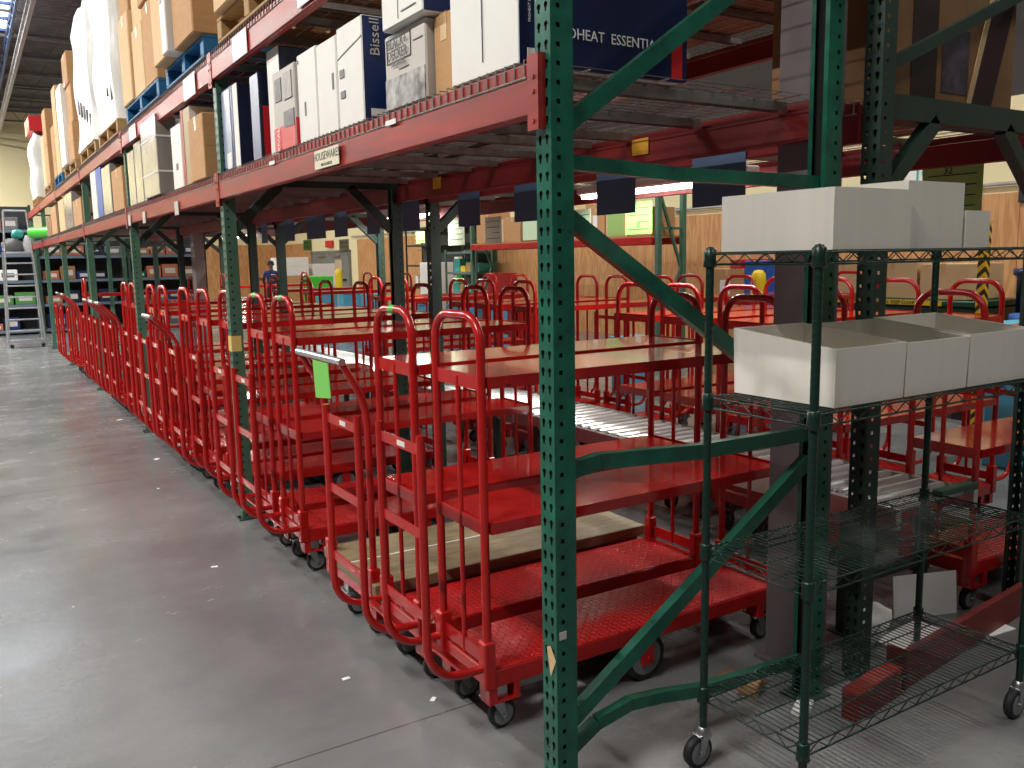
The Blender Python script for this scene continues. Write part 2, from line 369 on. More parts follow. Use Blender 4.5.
# ---------------------------------------------------------------- racking
def post_mesh(H, face=-1):
    """C-channel upright with punched holes; origin at outer front corner; x 0..PW into rack, y 0..PW. front face at x=0."""
    m = M(); P = .0508; n = int(H/P)
    tear = [(-.009,.004),(-.0065,.011),(0,.0135),(.0065,.011),(.009,.004),(.005,-.004),(.0035,-.0135),(-.0035,-.0135),(-.005,-.004)]
    sq = [(-.0065,-.0065),(.0065,-.0065),(.0065,.0065),(-.0065,.0065)]
    def cell(fn, a0, a1, z0, z1, hc, hz, poly):
        # quads ring from rectangle to hole
        rect = [(a0,z0),(a1,z0),(a1,z1),(a0,z1)]
        pl = [(hc+p[0], hz+p[1]) for p in poly]
        ang = lambda p: math.atan2(p[1]-hz, p[0]-hc)
        rp = []
        for k in range(4):
            p, q = rect[k], rect[(k+1) % 4]; rp.append(p)
        items = sorted([(ang(p), 0, p) for p in rp]); pls = sorted([(ang(p), p) for p in pl])
        # fan: for every hole vertex find the outer boundary point on its ray
        def onrect(a):
            c, s = math.cos(a), math.sin(a); t = 1e9
            if c > 1e-9: t = min(t, (a1-hc)/c)
            if c < -1e-9: t = min(t, (a0-hc)/c)
            if s > 1e-9: t = min(t, (z1-hz)/s)
            if s < -1e-9: t = min(t, (z0-hz)/s)
            return (hc+c*t, hz+s*t)
        K = len(pls)
        for i in range(K):
            aa, p = pls[i]; bb, q = pls[(i+1) % K]
            if i == K-1: bb += 2*PI
            cs = [c for c in [(x[0], x[2]) for x in items]+[(x[0]+2*PI, x[2]) for x in items] if aa < c[0] < bb]
            outer = [onrect(aa)]+[c[1] for c in sorted(cs)]+[onrect(bb)]
            poly_ = [p]+outer+[q]
            m.add([fn(*t) for t in poly_], [tuple(range(len(poly_)))])
    fr = lambda a, z: (0, a, z)
    sd0 = lambda a, z: (a, 0, z)
    sd1 = lambda a, z: (a, PW, z)
    for i in range(n):
        z0, z1 = i*P, (i+1)*P; zc = z0+P/2
        cell(fr, 0, PW/2, z0, z1, .021, zc, tear); cell(fr, PW/2, PW, z0, z1, PW-.021, zc, tear)
        for f in (sd0, sd1):
            cell(f, 0, .05, z0, z1, .025, zc, sq)
    for yy in (0, PW): m.quad((.05,yy,0),(PW,yy,0),(PW,yy,n*P),(.05,yy,n*P))
    for yy, s_ in ((0,1),(PW,-1)): m.quad((PW,yy,0),(PW,yy+s_*.018,0),(PW,yy+s_*.018,n*P),(PW,yy,n*P))
    m.quad((0,0,n*P),(PW,0,n*P),(PW,.018,n*P),(0,.018,n*P))
    return m
H_POST = 2.95
POSTM = {k: post_mesh(H_POST).mesh('upright_post', mm) for k, mm in (('a',GREEN),('b',GREEN2),('c',GREEND))}
HOLE_SHADE = M().box(.007,.052,.006,PW-.006,.002,H_POST-.01).mesh('hole_shade_core', mat('hole_shade_black', s2l(22,26,26), .7))  # added dark filler, makes the punched holes look shaded inside
SOLID = M().box(0,PW,0,PW,0,H_POST,.004).mesh('upright_post', GREEN2)
FOOT = M().box(-.03,.12,-.025,.10,0,.008,.002).tube([(-.015,.04,.008),(-.015,.04,.022)],.01,6).mesh('foot_plate', GREEND)
def upright(row, i, label):
    xf, xr = (X0, XR+PW) if row == 1 else (XS, XE+PW)
    Y = Y1+BAY*i
    r = empty('upright_frame', (xf, Y, 0)); D = xr-xf
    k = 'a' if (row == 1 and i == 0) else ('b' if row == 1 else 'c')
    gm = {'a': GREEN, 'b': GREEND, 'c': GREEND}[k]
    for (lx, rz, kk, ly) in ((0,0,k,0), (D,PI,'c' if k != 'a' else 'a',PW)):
        me = POSTM[kk] if i < 5 else SOLID
        o = bpy.data.objects.new('post', me); COL.objects.link(o); o.parent = r; o.location = (lx,ly,.006); o.rotation_euler.z = rz
        if i < 3 and not (row == 2):
            q = bpy.data.objects.new('hole_shade_core', HOLE_SHADE); COL.objects.link(q); q.parent = o
        o = bpy.data.objects.new('foot_plate', FOOT); COL.objects.link(o); o.parent = r; o.location = (lx,ly,0); o.rotation_euler.z = rz
    yc = .038
    def st(name, pts, w=.034, h=.036):
        m = M()
        for a, b in zip(pts[:-1], pts[1:]): m.bar((a[0],yc,a[1]), (b[0],yc,b[1]), w, h, up=(0,0,1) if abs(b[0]-a[0]) > .1 else (1,0,0))
        m.build(name, gm, r)
    a, b = PW, D-PW
    if row == 1 and i == 0:
        st('strut', [(a,1.955),(.5,1.935),(b,1.93)], h=.042)
        st('brace', [(a,1.80),(b-.02,1.13)], h=.05)
        st('strut', [(a,1.045),(.19,1.06),(.6,1.035),(b,1.03)], h=.05)
        st('brace', [(b,.93),(a,.24)], h=.05)
        m = M()
        pp = [(a,.145),(a+.1,.20),(a+.24,.225),(a+.38,.21),(a+.55,.18),(b,.15)]
        for p, q in zip(pp[:-1], pp[1:]): m.bar((p[0],yc,p[1]), (q[0],yc,q[1]), .034, .04)
        m.build('strut', gm, r)
        st('brace', [(a,2.06),(b,2.80)], h=.05)
        st('strut', [(a,2.9),(b,2.9)])
    else:
        st('header', [(a,2.215),(b,2.215)], .05, .09)
        st('knee_brace', [(a-.005,1.90),(a+.30,2.18)], .05, .06)
        st('knee_brace', [(b+.005,1.90),(b-.30,2.18)], .05, .06)
        st('brace', [(a,2.36),(b,2.82)], h=.045)
        st('strut', [(a,2.9),(b,2.9)])
    return tag(r, label, 'rack upright', 'pallet rack upright frames')
near_l = ['bright green perforated upright frame with bent braces standing at the near end of the racking',
 'green upright of the aisle racking with yellow tape, second post down the row',
 'green aisle upright standing third in line along the cart row',
 'green aisle upright standing fourth in line along the cart row',
 'green aisle upright standing fifth in line, past the leaning cart handles',
 'green aisle upright standing sixth in line, near the shiny ladder',
 'green aisle upright at the far end of the rack row beside the ladder']
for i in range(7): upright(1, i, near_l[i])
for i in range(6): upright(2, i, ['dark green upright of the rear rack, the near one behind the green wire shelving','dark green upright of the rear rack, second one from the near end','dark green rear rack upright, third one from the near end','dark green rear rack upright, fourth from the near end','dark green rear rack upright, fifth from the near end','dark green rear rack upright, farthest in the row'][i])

ZB0, ZB1, ZU0, ZU1 = 2.085, 2.2265, 2.805, 2.955
def beam_proto():
    r = empty('rack_beam'); L = BAY-PW
    # origin: near end, outer face x=0, bottom z=0; step profile
    H = ZB1-ZB0
    m = M().box(0,.018,0,L,0,H,.003).box(.018,.05,0,L,0,H-.035,.003)
    m.build('beam_bar', BEAM, r)
    for y0, y1 in ((-.052,.006),(L-.006,L+.022)):
        m = M().box(-.004,.0,y0,y1,-.045,H+.02).box(-.004,.02,y0 if y0 < 0 else y1-.003,(y0+.003) if y0 < 0 else y1,-.045,H+.02)
        for zz in (-.02,.06,.1): m.lathe((-.004,(y0+y1)/2,zz), [(.007,-.003),(.007,0)], 'x', 8)
        m.build('end_connector', BEAM, r)
    return r
BP = beam_proto()
index_children()
first = [True]
def put_beam(x, y, z, flip, label, dark=False, group='rack beams'):
    o = BP if first[0] else copy_tree(BP); first[0] = False
    o.location = (x, y+(BAY-PW if flip else 0), z); o.rotation_euler.z = PI if flip else 0
    o['label'] = label; o['category'] = 'rack beam'; o['group'] = group
    if dark:
        for c in (kids(o) or [c for c in COL.objects if c.parent == o]): c.data = DARKM[c.name.split('.')[0]]
    return o
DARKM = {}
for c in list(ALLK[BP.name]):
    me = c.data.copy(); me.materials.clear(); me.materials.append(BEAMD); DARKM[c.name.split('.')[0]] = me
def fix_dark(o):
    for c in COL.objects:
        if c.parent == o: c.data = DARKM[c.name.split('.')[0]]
for i in range(6):
    y = Y1+PW+BAY*i
    put_beam(X0-.02, y, ZB0, False, f'orange-red front beam of the lower shelf in the {ORD[i]} bay from the near end of the aisle rack')
    if i != 9: put_beam(X0-.02, y, ZU0, False, f'orange-red front beam of the upper shelf in the {ORD[i]} bay from the near end')
    if i < 4:
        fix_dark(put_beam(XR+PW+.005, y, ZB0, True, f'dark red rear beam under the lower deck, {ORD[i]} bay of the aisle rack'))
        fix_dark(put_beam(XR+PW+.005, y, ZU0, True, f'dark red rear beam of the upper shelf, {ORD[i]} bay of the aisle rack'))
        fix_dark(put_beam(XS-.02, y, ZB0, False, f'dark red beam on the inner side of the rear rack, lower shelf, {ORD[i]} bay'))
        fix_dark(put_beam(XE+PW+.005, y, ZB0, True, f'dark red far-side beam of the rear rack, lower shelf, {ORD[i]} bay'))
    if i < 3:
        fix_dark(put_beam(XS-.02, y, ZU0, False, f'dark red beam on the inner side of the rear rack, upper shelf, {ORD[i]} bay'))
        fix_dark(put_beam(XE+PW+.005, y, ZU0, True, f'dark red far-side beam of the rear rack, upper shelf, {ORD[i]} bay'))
# wire decks
def deck_proto(D):
    r = empty('wire_deck'); W = 1.165; m = M(); n = 23; rr = .0028
    for k in range(n):
        y = .012+k*(W-.024)/(n-1)
        m.tube([(-.006,y,-.042),(-.006,y,.008),(D+.006,y,.008),(D+.006,y,-.042)], rr, 4, cap=False)
    for k in range(13):
        x = .02+k*(D-.04)/12; m.tube([(x,0,.003),(x,W,.003)], rr, 4, cap=False)
    for x in (-.006,D+.006): m.tube([(x,0,-.042),(x,W,-.042)], .0035, 4)
    m.build('mesh_panel', GALV, r)
    for y in (.14,.58,1.02):
        M().bar((.055,y-.022,-.016),(D-.055,y-.022,-.016),.003,.032).bar((.055,y+.022,-.016),(D-.055,y+.022,-.016),.003,.032).bar((.055,y,-.001),(D-.055,y,-.001),.044,.002).build('support_channel', GALV, r)
    return r
WD = {1: deck_proto(XR+PW-X0+.03), 2: deck_proto(XE+PW-XS+.03)}
index_children(); used = {1: False, 2: False}
def put_deck(row, i, j, z, label):
    o = WD[row] if not used[row] else copy_tree(WD[row]); used[row] = True
    o.location = ((X0-.016) if row == 1 else (XS-.016), Y1+PW+BAY*i+.012+j*1.18, z+.004)
    tag(o, label, 'wire deck', 'wire mesh decks')
PJ = ['near','middle','far']
for i in range(6):
    for j in range(3):
        put_deck(1, i, j, ZB1, f'{PJ[j]} wire mesh deck panel of the lower shelf, {ORD[i]} bay of the aisle rack')
        if i < 4: put_deck(1, i, j, ZU1, f'{PJ[j]} wire mesh deck panel of the upper shelf, {ORD[i]} bay of the aisle rack')
        if i < 3: put_deck(2, i, j, ZU1, f'{PJ[j]} wire mesh deck panel on the upper level of the rear rack, {ORD[i]} bay')
        if i < 3: put_deck(2, i, j, ZB1, f'{PJ[j]} wire mesh deck panel of the rear rack, {ORD[i]} bay')
# ---------------------------------------------------------------- stocking carts
HW = .165
def hoop_mesh(h0=.25, top=1.495, lean=False, hw=.165):
    m = M(); r = .0158; c = .1; HW = hw
    if not lean:
        p = [(0,-HW,h0)]+[(0,-HW+c-c*math.cos(t), top-c+c*math.sin(t)) for t in [PI/2*k/6 for k in range(7)]]
        p += [(0, HW-c+c*math.sin(t), top-c+c*math.cos(t)) for t in [PI/2*k/6 for k in range(7)]]+[(0,HW,h0)]
        m.tube(p, r, 10)
    else:
        q = .55 if hw > .2 else 1
        for s in (-1,1):
            m.tube([(0,s*HW,h0),(0,s*HW,.98),(-.012*q,s*HW,1.05),(-.04*q,s*HW,1.11),(-.085*q,s*HW,1.165),(-.20*q,s*HW,1.275)], r, 10)
    return m
def cart_proto(kind):
    c = empty('stock_cart'); L = 1.47; HW = .26 if kind == 'flat' else .165; PB = HW+.016
    m = M().box(-.004,L+.004,-PB,PB,.182,.247,.004)
    for xa in (-.004, L-.126):
        for s in (-1,1):
            y0, y1 = sorted((s*PB,s*(PB-.07)))
            m.box(xa,xa+.035,y0,y1,.128,.186,.002).box(xa+.105,xa+.13,y0,y1,.128,.186,.002).box(xa,xa+.13,y0,y1,.122,.129)
    pl = m.build('platform', RED, c)
    if kind == 'flat':
        M().box(-.02,L+.02,-PB-.04,PB+.04,.247,.30,.003).build('deck_board', DECKW, c)
        M().box(-.02,L+.02,.02,.03,.3001,.3012).build('edge_strip', WHITE, c)
    else: M().box(-.001,L+.001,-PB+.003,PB-.003,.247,.2495).build('tread_plate', DIAM, pl)
    for k, x in enumerate((0, L)):
        if kind != 'normal' and k == 1: continue
        h = hoop_mesh(lean=kind != 'normal', hw=HW).build('handle', RED, c, loc=(x,0,0))
        if kind != 'normal':
            gx = -.197*(.55 if kind == 'flat' else 1); M().tube([(gx,-HW-.02,1.272),(gx,HW+.02,1.272)], .0165, 10).build('grip_bar', ALU, h)
        for s in (-1,1): M().box(-.024,.024,s*HW-.024,s*HW+.024,.183,.36,.006).build('socket', RED, h)
        if kind == 'normal':
            M().tube([(0,0,.262),(0,0,1.28)], .0095, 8).build('center_rod', RED, h)
            [M().bar((0,-HW,zz),(0,HW,zz),.008,.05).build('cross_bar', RED, h) for zz in (1.27,.765,.29)]
    if kind == 'normal':
        for z in (.748, 1.255):
            m = M().box(.02,L-.02,-.180,.180,z+.03,z+.036,.002)
            m.box(.02,L-.02,-.182,-.176,z-.005,z+.036).box(.02,L-.02,.176,.182,z-.005,z+.036).box(.018,.024,-.18,.18,z-.005,z+.036).box(L-.024,L-.018,-.18,.18,z-.005,z+.036)
            m.lathe((.09,-.181,z+.012), [(.006,-.006),(.006,0)], 'y', 8)
            m.build('shelf', REDS, c)
    xb = -.232; bm = M(); cr = .13
    for s in (-1,1):
        p = [(xb,s*HW,1.12),(xb,s*HW,.262+cr)]+[(xb+cr-cr*math.cos(t), s*HW, .262+cr-cr*math.sin(t)) for t in [PI/2*k/6 for k in range(1,7)]]+[(-.012,s*HW,.262)]
        bm.tube(p, .0152, 10)
    bm.bar((-.085,-HW,.266),(-.085,HW,.266),.032,.01)
    b = bm.build('bumper_rail', RED, c) if kind != 'flat' else None
    for z in (1.07,.785,.50) if b else ():
        M().bar((xb,-HW,z),(xb,HW,z),.006,.036).build('slat', RED, b)
    for z, y in ((1.07,-.02),) if b else ():
        M().box(xb-.0045,xb-.0032,y-.03,y+.03,z-.009,z+.009).build('label_sticker', WHITE, b)
    def caster(x, y):
        cm = M().box(x-.035,x+.035,y-.03,y+.03,.128,.183,.003).box(x-.045,x+.045,y-.04,y+.04,.12,.128)
        cm.lathe((x,y,.108), [(.024,-.008),(.026,.0),(.026,.012)], 'z', 12)
        for s in (-1,1): cm.add([(x-.022,y+s*.024,.11),(x+.022,y+s*.024,.11),(x+.034,y+s*.024,.05),(x+.02,y+s*.024,.04)], [(0,1,2,3)])
        cm.tube([(x+.024,y-.028,.055),(x+.024,y+.028,.055)], .006, 8)
        k = cm.build('caster', STEEL, c)
        w = M().lathe((x+.024,y,.055), [(.018,-.014),(.044,-.016),(.053,-.012),(.055,0),(.053,.012),(.044,.016),(.018,.014)], 'y', 20)
        w.cur = 1; w.lathe((x+.024,y,.055), [(.0,-.017),(.03,-.0175),(.04,-.0165)], 'y', 16).lathe((x+.024,y,.055), [(.04,.0165),(.03,.0175),(.0,.017)], 'y', 16)
        w.build('wheel', [RUBBER, WGREY], k)
    for x in (.05, L-.08):
        for y in (-.13,.13): caster(x, y)
    for s in (-1,1):
        k = M().box(L/2-.03,L/2+.03,s*.165-.004,s*.165+.004,.07,.19).box(L/2-.03,L/2+.03,s*.105-.004,s*.105+.004,.07,.19).tube([(L/2,s*.095,.1),(L/2,s*.179,.1)],.008,8).build('wheel_bracket', RED, c)
        w = M().lathe((L/2,s*.135,.1), [(.03,-.018),(.08,-.021),(.096,-.018),(.1,0),(.096,.018),(.08,.021),(.03,.018)], 'y', 24)
        w.cur = 1; w.lathe((L/2,s*.135,.1), [(0,-.022),(.05,-.0225),(.074,-.0215)], 'y', 20).lathe((L/2,s*.135,.1), [(.074,.0215),(.05,.0225),(0,.022)], 'y', 20)
        w.build('wheel', [RUBBER, WGREY], k)
    return c
PC = {k: cart_proto(k) for k in ('normal','lean','flat')}
index_children(); usedc = set()
def put_cart(kind, x, yn, label, flip=False, tape=False, rz=0, group='red stock carts'):
    o = PC[kind] if kind not in usedc else copy_tree(PC[kind]); usedc.add(kind)
    o.location = (x+(1.47 if flip else 0), yn+(.26 if kind == 'flat' else HW), 0); o.rotation_euler.z = (PI if flip else 0)+rz
    tag(o, label, 'cart', group)
    if tape:
        lx = 1.47 if flip else 0
        M().tube([(lx,-.03,1.495),(lx,.02,1.495)], .0168, 10, cap=False).build('tape_band', GTAPE, o)
    return o
N_ = ['first','second','third','fourth','fifth','sixth','seventh','eighth','ninth','tenth','eleventh','twelfth','thirteenth','fourteenth','fifteenth','sixteenth','seventeenth','eighteenth','nineteenth']
row1 = [('normal',1.436,2.512,0),('normal',1.41,2.985,1),('flat',1.395,3.42,0),('normal',1.43,4.47,1),('normal',1.43,4.97,1),('normal',1.475,5.86,0),
 ('normal',1.43,6.33,0),('normal',1.43,6.97,0),('lean',1.42,7.40,0),('normal',1.43,7.84,0),('normal',1.43,8.40,0),('normal',1.44,9.50,0),('normal',1.44,10.02,0),
 ('lean',1.42,10.55,0),('lean',1.42,11.1,0),('lean',1.42,11.7,0),('normal',1.43,13.7,0),('lean',1.40,14.4,0),('lean',1.4,15.2,0)]
lab1 = ['red three-tier stock cart nearest the camera, just behind the bright green end upright',
 'red shelved stock cart with green tape on its handle, next behind the nearest cart',
 'red flat cart with a worn wooden deck and a bent handle carrying a green tag',
 'red shelved cart with green-taped hoop just behind the wooden-decked flat cart',
 'red shelved cart with green tape beside the yellow-taped green upright',
 'red shelved cart whose hoop is partly hidden behind the yellow-taped green upright']
for i, (k, x, y, t) in enumerate(row1):
    lb = lab1[i] if i < 6 else (f'red {"cart with leaning silver-barred handle" if k == "lean" else "shelved cart with upright hoop"}, {N_[i]} in the aisle row')
    put_cart(k, x, y, lb, tape=bool(t))
row3 = [('normal',3.84,2.185,0),('normal',3.84,2.92,0),('normal',3.84,3.47,0),('normal',3.84,3.98,0),('normal',3.84,4.44,0),('normal',3.84,5.82,0),('normal',3.84,6.45,0),
 ('normal',3.84,6.93,0),('normal',3.84,8.2,0),('normal',3.84,8.86,0),('normal',3.84,11.2,0),('normal',3.84,12.6,0),('normal',3.84,15.6,0)]
lab3 = ['dark shaded red cart at the right behind the roller conveyor, nearest of the inner row',
 'red cart beyond the roller conveyor, second of the inner row, left of the shaded cart',
 'red cart beyond the conveyor seen just right of the diagonal green brace','red cart beyond the conveyor, right of a matching pair of bright hoops','red cart beyond the conveyor, left of a matching pair of bright hoops']
for i, (k, x, y, t) in enumerate(row3):
    put_cart(k, x, y, lab3[i] if i < 5 else f'red shelved cart beyond the roller conveyor, {N_[i]} from the near end of the inner row', flip=True, tape=i in (1,7), group='red stock carts in the inner row')
# two more in a third line towards the plywood wall
for i, (x, y) in enumerate([(5.76,5.30),(5.76,5.93)]):
    put_cart('normal', x, y, f'red shelved cart in the back line behind the inner row, {["right","left"][i]} one of two', flip=True, group='red stock carts in the back line')
# green tag hanging on the bent handle
o = M().add([(1.284,3.42+a,1.254+b) if q else (1.281,3.42+a,1.254+b) for q in (0,1) for (a,b) in ((.14,0),(.33,0),(.31,-.17),(.12,-.15))],
  [(0,1,2,3),(7,6,5,4),(0,4,5,1),(1,5,6,2),(2,6,7,3),(3,7,4,0)]).build('paper_tag', LIME); tag(o, 'lime green paper tag hanging from the bent silver cart handle', 'tag')

# ---------------------------------------------------------------- roller conveyor
def conveyor():
    c = empty('roller_conveyor'); L = 2.96; W = .56
    for x in (0, W): M().box(x-.016,x+.016,0,L,-.07,.018,.002).build('side_rail', STEEL, c)
    for y in (.25, L-.25):
        m = M()
        for x in (0, W): m.box(x-.02,x+.02,y-.025,y+.025,-.6,-.05).box(x-.05,x+.05,y-.05,y+.05,-.605,-.597)
        m.box(0,W,y-.015,y+.015,-.4,-.36); m.build('leg_frame', GREEND, c)
    rm = M().lathe((0,0,0), [(.0,.022),(.008,.022),(.024,.028),(.025,.034),(.025,W-.034),(.024,W-.028),(.008,W-.022),(0,W-.022)], 'x', 12).mesh('roller', ROLLER)
    n = 32
    for k in range(n):
        o = bpy.data.objects.new('roller', rm); COL.objects.link(o); o.parent = c; o.location = (0,.06+k*(L-.12)/(n-1),.004)
    return c
cv = conveyor(); index_children()
for k in range(3):
    o = cv if k == 0 else copy_tree(cv)
    o.location = (3.2,2.13+k*3.0,.605); tag(o, f'{["near","middle","far"][k]} section of the bright steel roller conveyor between the two cart rows', 'conveyor', 'roller conveyor sections')
M().box(.30,.58,.0,.05,.02,.05,.004).build('end_stop', DGREEN, cv)

# ---------------------------------------------------------------- green wire shelving on casters
def wire_cart():
    c = empty('wire_shelf_cart', (1.945,1.565,0)); LX, LY = 1.17, .405
    ps = [(0,0),(LX,0),(LX,LY),(0,LY)]
    for (x, y) in ps:
        pr = []
        z = .135
        while z < 1.68:
            pr += [(.0130,z),(.0130,z+.0215),(.0126,z+.0225),(.0126,z+.0245)]; z += .0254
        pr.append((.0130,1.705)); pr.append((.0,1.709))
        p = M().lathe((x,y,0), pr, 'z', 12).build('post', WIREG, c)
        a = math.atan2(.4,-1)
        k = M().lathe((x,y,.10), [(.026,0),(.028,.008),(.02,.03),(.015,.036)], 'z', 14)
        for s in (-1,1): k.add([(x-.026,y+s*.021,.112),(x+.012,y+s*.021,.112),(x-.012,y+s*.021,.045),(x-.034,y+s*.021,.045)], [(0,1,2,3)]); k.add([(x-.026,y+s*.018,.112),(x+.012,y+s*.018,.112),(x-.012,y+s*.018,.045),(x-.034,y+s*.018,.045)], [(0,1,2,3)])
        k.box(x-.03,x+.014,y-.021,y+.021,.106,.114,.002); k.tube([(x-.024,y-.026,.056),(x-.024,y+.026,.056)], .007, 8)
        kk = k.build('caster', STEEL, c)
        w = M().lathe((x-.024,y,.056), [(.02,-.014),(.045,-.016),(.054,-.012),(.056,0),(.054,.012),(.045,.016),(.02,.014)], 'y', 22)
        w.cur = 1; w.lathe((x-.024,y,.056), [(0,-.0175),(.03,-.018),(.04,-.0165)], 'y', 16).lathe((x-.024,y,.056), [(.04,.0165),(.03,.018),(0,.0175)], 'y', 16)
        w.build('wheel', [RUBBER, WGREY], kk)
    for z in (.265,.755,1.245,1.69):
        m = M()
        for (p, q) in (((0,0),(LX,0)),((LX,0),(LX,LY)),((LX,LY),(0,LY)),((0,LY),(0,0))):
            v = Vector((q[0]-p[0],q[1]-p[1],0)); l = v.length; v.normalize(); a = Vector((p[0],p[1],0))+v*.02; b = a+v*(l-.04)
            for dz in (-.004,-.036): m.tube([a+Vector((0,0,z+dz)), b+Vector((0,0,z+dz))], .0032, 6)
            n = max(4, round(l/.045)*1); pts = []
            for i in range(n+1): pts.append(a.lerp(b, i/n)+Vector((0,0,z+(-.006 if i % 2 else -.034))))
            m.tube(pts, .0022, 5)
        m.build('shelf_frame', WIREG, c)
        m = M(); n = 50
        for i in range(n): x = .022+(LX-.044)*i/(n-1); m.tube([(x,.0,z),(x,LY,z)], .0019, 5, cap=False)
        for y in (.1,.2,.3): m.tube([(.02,y,z-.005),(LX-.02,y,z-.005)], .003, 5)
        m.build('wire_grid', WIREG, c)
        for (x, y) in ps: M().lathe((x,y,z-.045), [(.0145,0),(.0215,.004),(.018,.026),(.0195,.052),(.0145,.056)], 'z', 14).build('collar', WIREG, c)
    return tag(c, 'dark green four-tier wire shelving unit on casters holding white bins', 'shelving unit')
wire_cart()
def tray(x0, x1, y0, y1, z, h, label, t=.006, flare=.0, group='white plastic bins', rz=0, hb=0.):
    W, D = x1-x0, y1-y0; m = M()
    o_ = lambda zz, e: [(-W/2-e,-D/2-e,zz),(W/2+e,-D/2-e,zz),(W/2+e,D/2+e,zz+(hb if zz == h else 0)),(-W/2-e,D/2+e,zz+(hb if zz == h else 0))]
    vs = o_(0,0)+o_(h,flare)+o_(h,flare-t)+o_(t,-t)
    fs = [(3,2,1,0)]
    for a in (0,4,8):
        for k in range(4): fs.append((a+k,a+(k+1) % 4,a+4+(k+1) % 4,a+4+k))
    fs.append((12,13,14,15)); m.add(vs, fs)
    o = m.build('storage_bin', FOAM, None, ((x0+x1)/2,(y0+y1)/2,z), rz)
    return tag(o, label, 'bin', group)
ZS = 1.2475
tray(2.055,2.37,1.585,1.965,ZS,.168,'white open bin at the left end of the lower bin shelf, nearest the aisle', flare=.004, hb=.038)
tray(2.382,2.70,1.585,1.935,ZS,.165,'white open bin in the middle of the lower bin shelf', flare=.004, hb=.038)
tray(2.712,3.07,1.585,1.935,ZS,.17,'white open bin at the right end of the lower bin shelf', flare=.004, hb=.038)
ZT = 1.6925
tray(2.012,2.355,1.575,1.99,ZT,.168,'white bin at the left end of the top shelf')
tray(2.375,2.66,1.60,1.94,ZT,.198,'tallest white bin on the top shelf, right of the left bin')
tray(2.675,2.81,1.60,1.80,ZT,.115,'short white bin at the right end of the top shelf')
# ---------------------------------------------------------------- grey building columns
for k, (x, y) in enumerate([(2.715,2.20),(2.715,12.65)]):
    c = M().box(0,.14,0,.2,0,7.3,.006).build('building_column', CGREY if k == 0 else mat('lit_grey_column', s2l(160,158,154), .6), None, (x,y,0))  # far column gets a lightened grey, brightness put into its colour
    M().box(-.03,.148,-.03,.23,0,.02,.003).build('base_plate', CGREY, c)
    tag(c, ['dark grey square building column behind the green wire shelving','grey building column far down between the two rack rows'][k], 'column', 'building columns')
# ---------------------------------------------------------------- stuff under the wire shelving / rear rack
def carton(name, x0, x1, y0, y1, z0, z1, mt, label, cat='box', group=None, tape=True, rz=0, c=.006, side=None, tapem=None):
    """box with its -X (aisle) face and -Y face shown; side = material of the -Y face panel"""
    cx, cy = (x0+x1)/2, (y0+y1)/2; a, b, h = (x1-x0)/2, (y1-y0)/2, z1-z0
    o = M().box(-a,a,-b,b,0,h,c).build(name, mt, None, (cx,cy,z0), rz)
    o['hx'] = a; o['hy'] = b; o['hz'] = h
    if tape:
        M().box(-a-.0012,-a-.0002,-.024,.024,h-.09,h-.002).box(-a,a,-.024,.024,h,h+.0012).build('tape_strip', tapem or CTAPE, o)
        M().box(-a+.01,a-.01,-b-.0010,-b-.0002,h*.5-.0015,h*.5+.0015).build('flap_seam', CARD3, o)
    if side: M().box(-a+.004,a-.004,-b-.0012,-b-.0004,.004,h-.004).build('side_panel', side, o)
    return tag(o, label, cat, group)
def panel(o, face, u0, u1, v0, v1, mt, name='printed_panel'):
    """flat print on a box: face 'a' = aisle (-X) with u along -Y; face 'f' = -Y with u along +X; u,v 0..1"""
    a, b, h = o['hx'], o['hy'], o['hz']; o['np'] = o.get('np', 0)+1; e = .0018+.0007*o['np']
    if face == 'a': m = M().box(-a-e,-a-.0004,b-2*b*u1,b-2*b*u0,h*v0,h*v1)
    else: m = M().box(-a+2*a*u0,-a+2*a*u1,-b-e,-b-.0004,h*v0,h*v1)
    return m.build(name, mt, o)
def btext(o, face, s, size, u, v, mt, name='lettering', rot=False, w=1.):
    a, b, h = o['hx'], o['hy'], o['hz']
    p = (-a-.0075,b-2*b*u,h*v) if face == 'a' else (-a+2*a*u,-b-.0075,h*v)
    xa, ya = ((0,-1,0),(0,0,1)) if face == 'a' else ((1,0,0),(0,0,1))
    if rot: xa, ya = ya, tuple(-k for k in xa)
    return text(s, size, name, mt, o, frame(p, xa, ya), wscale=w)
o = M().add([(0,0,0),(.33,0,0),(.33,.02,.20),(0,.02,.20),(0,.004,0),(.33,.004,0),(.33,.024,.20),(0,.024,.20)],[(0,1,2,3),(7,6,5,4),(0,4,5,1),(1,5,6,2),(2,6,7,3),(3,7,4,0)]).build('foam_sheet', PAPER, None, (3.50,2.33,.0), -.35); tag(o, 'upright white sheet of board leaning under the near end of the conveyor', 'sheet')
o = M().box(-.2,.15,-.07,.08,0,.012,.002).build('foam_sheet', PAPER, None, (3.42,2.17,.0), .1); tag(o, 'white sheet of board lying flat before the upright white sheet', 'sheet')
o = M().box(-.1,.1,-.05,.05,0,.008,.002).build('foam_sheet', PAPER, None, (3.75,2.02,.0), -.1); tag(o, 'white sheet lying on the floor at the right by the red strip', 'sheet')
o = carton('open_carton', 3.02,3.22,2.50,2.68,0,.20,CARD,'torn brown carton on the floor right behind the rear green post', rz=.4)
o = carton('open_carton', 2.40,2.54,2.20,2.28,0,.05,CARD,'small brown cardboard scrap on the floor behind the bent bottom strut', tape=False, rz=.5)
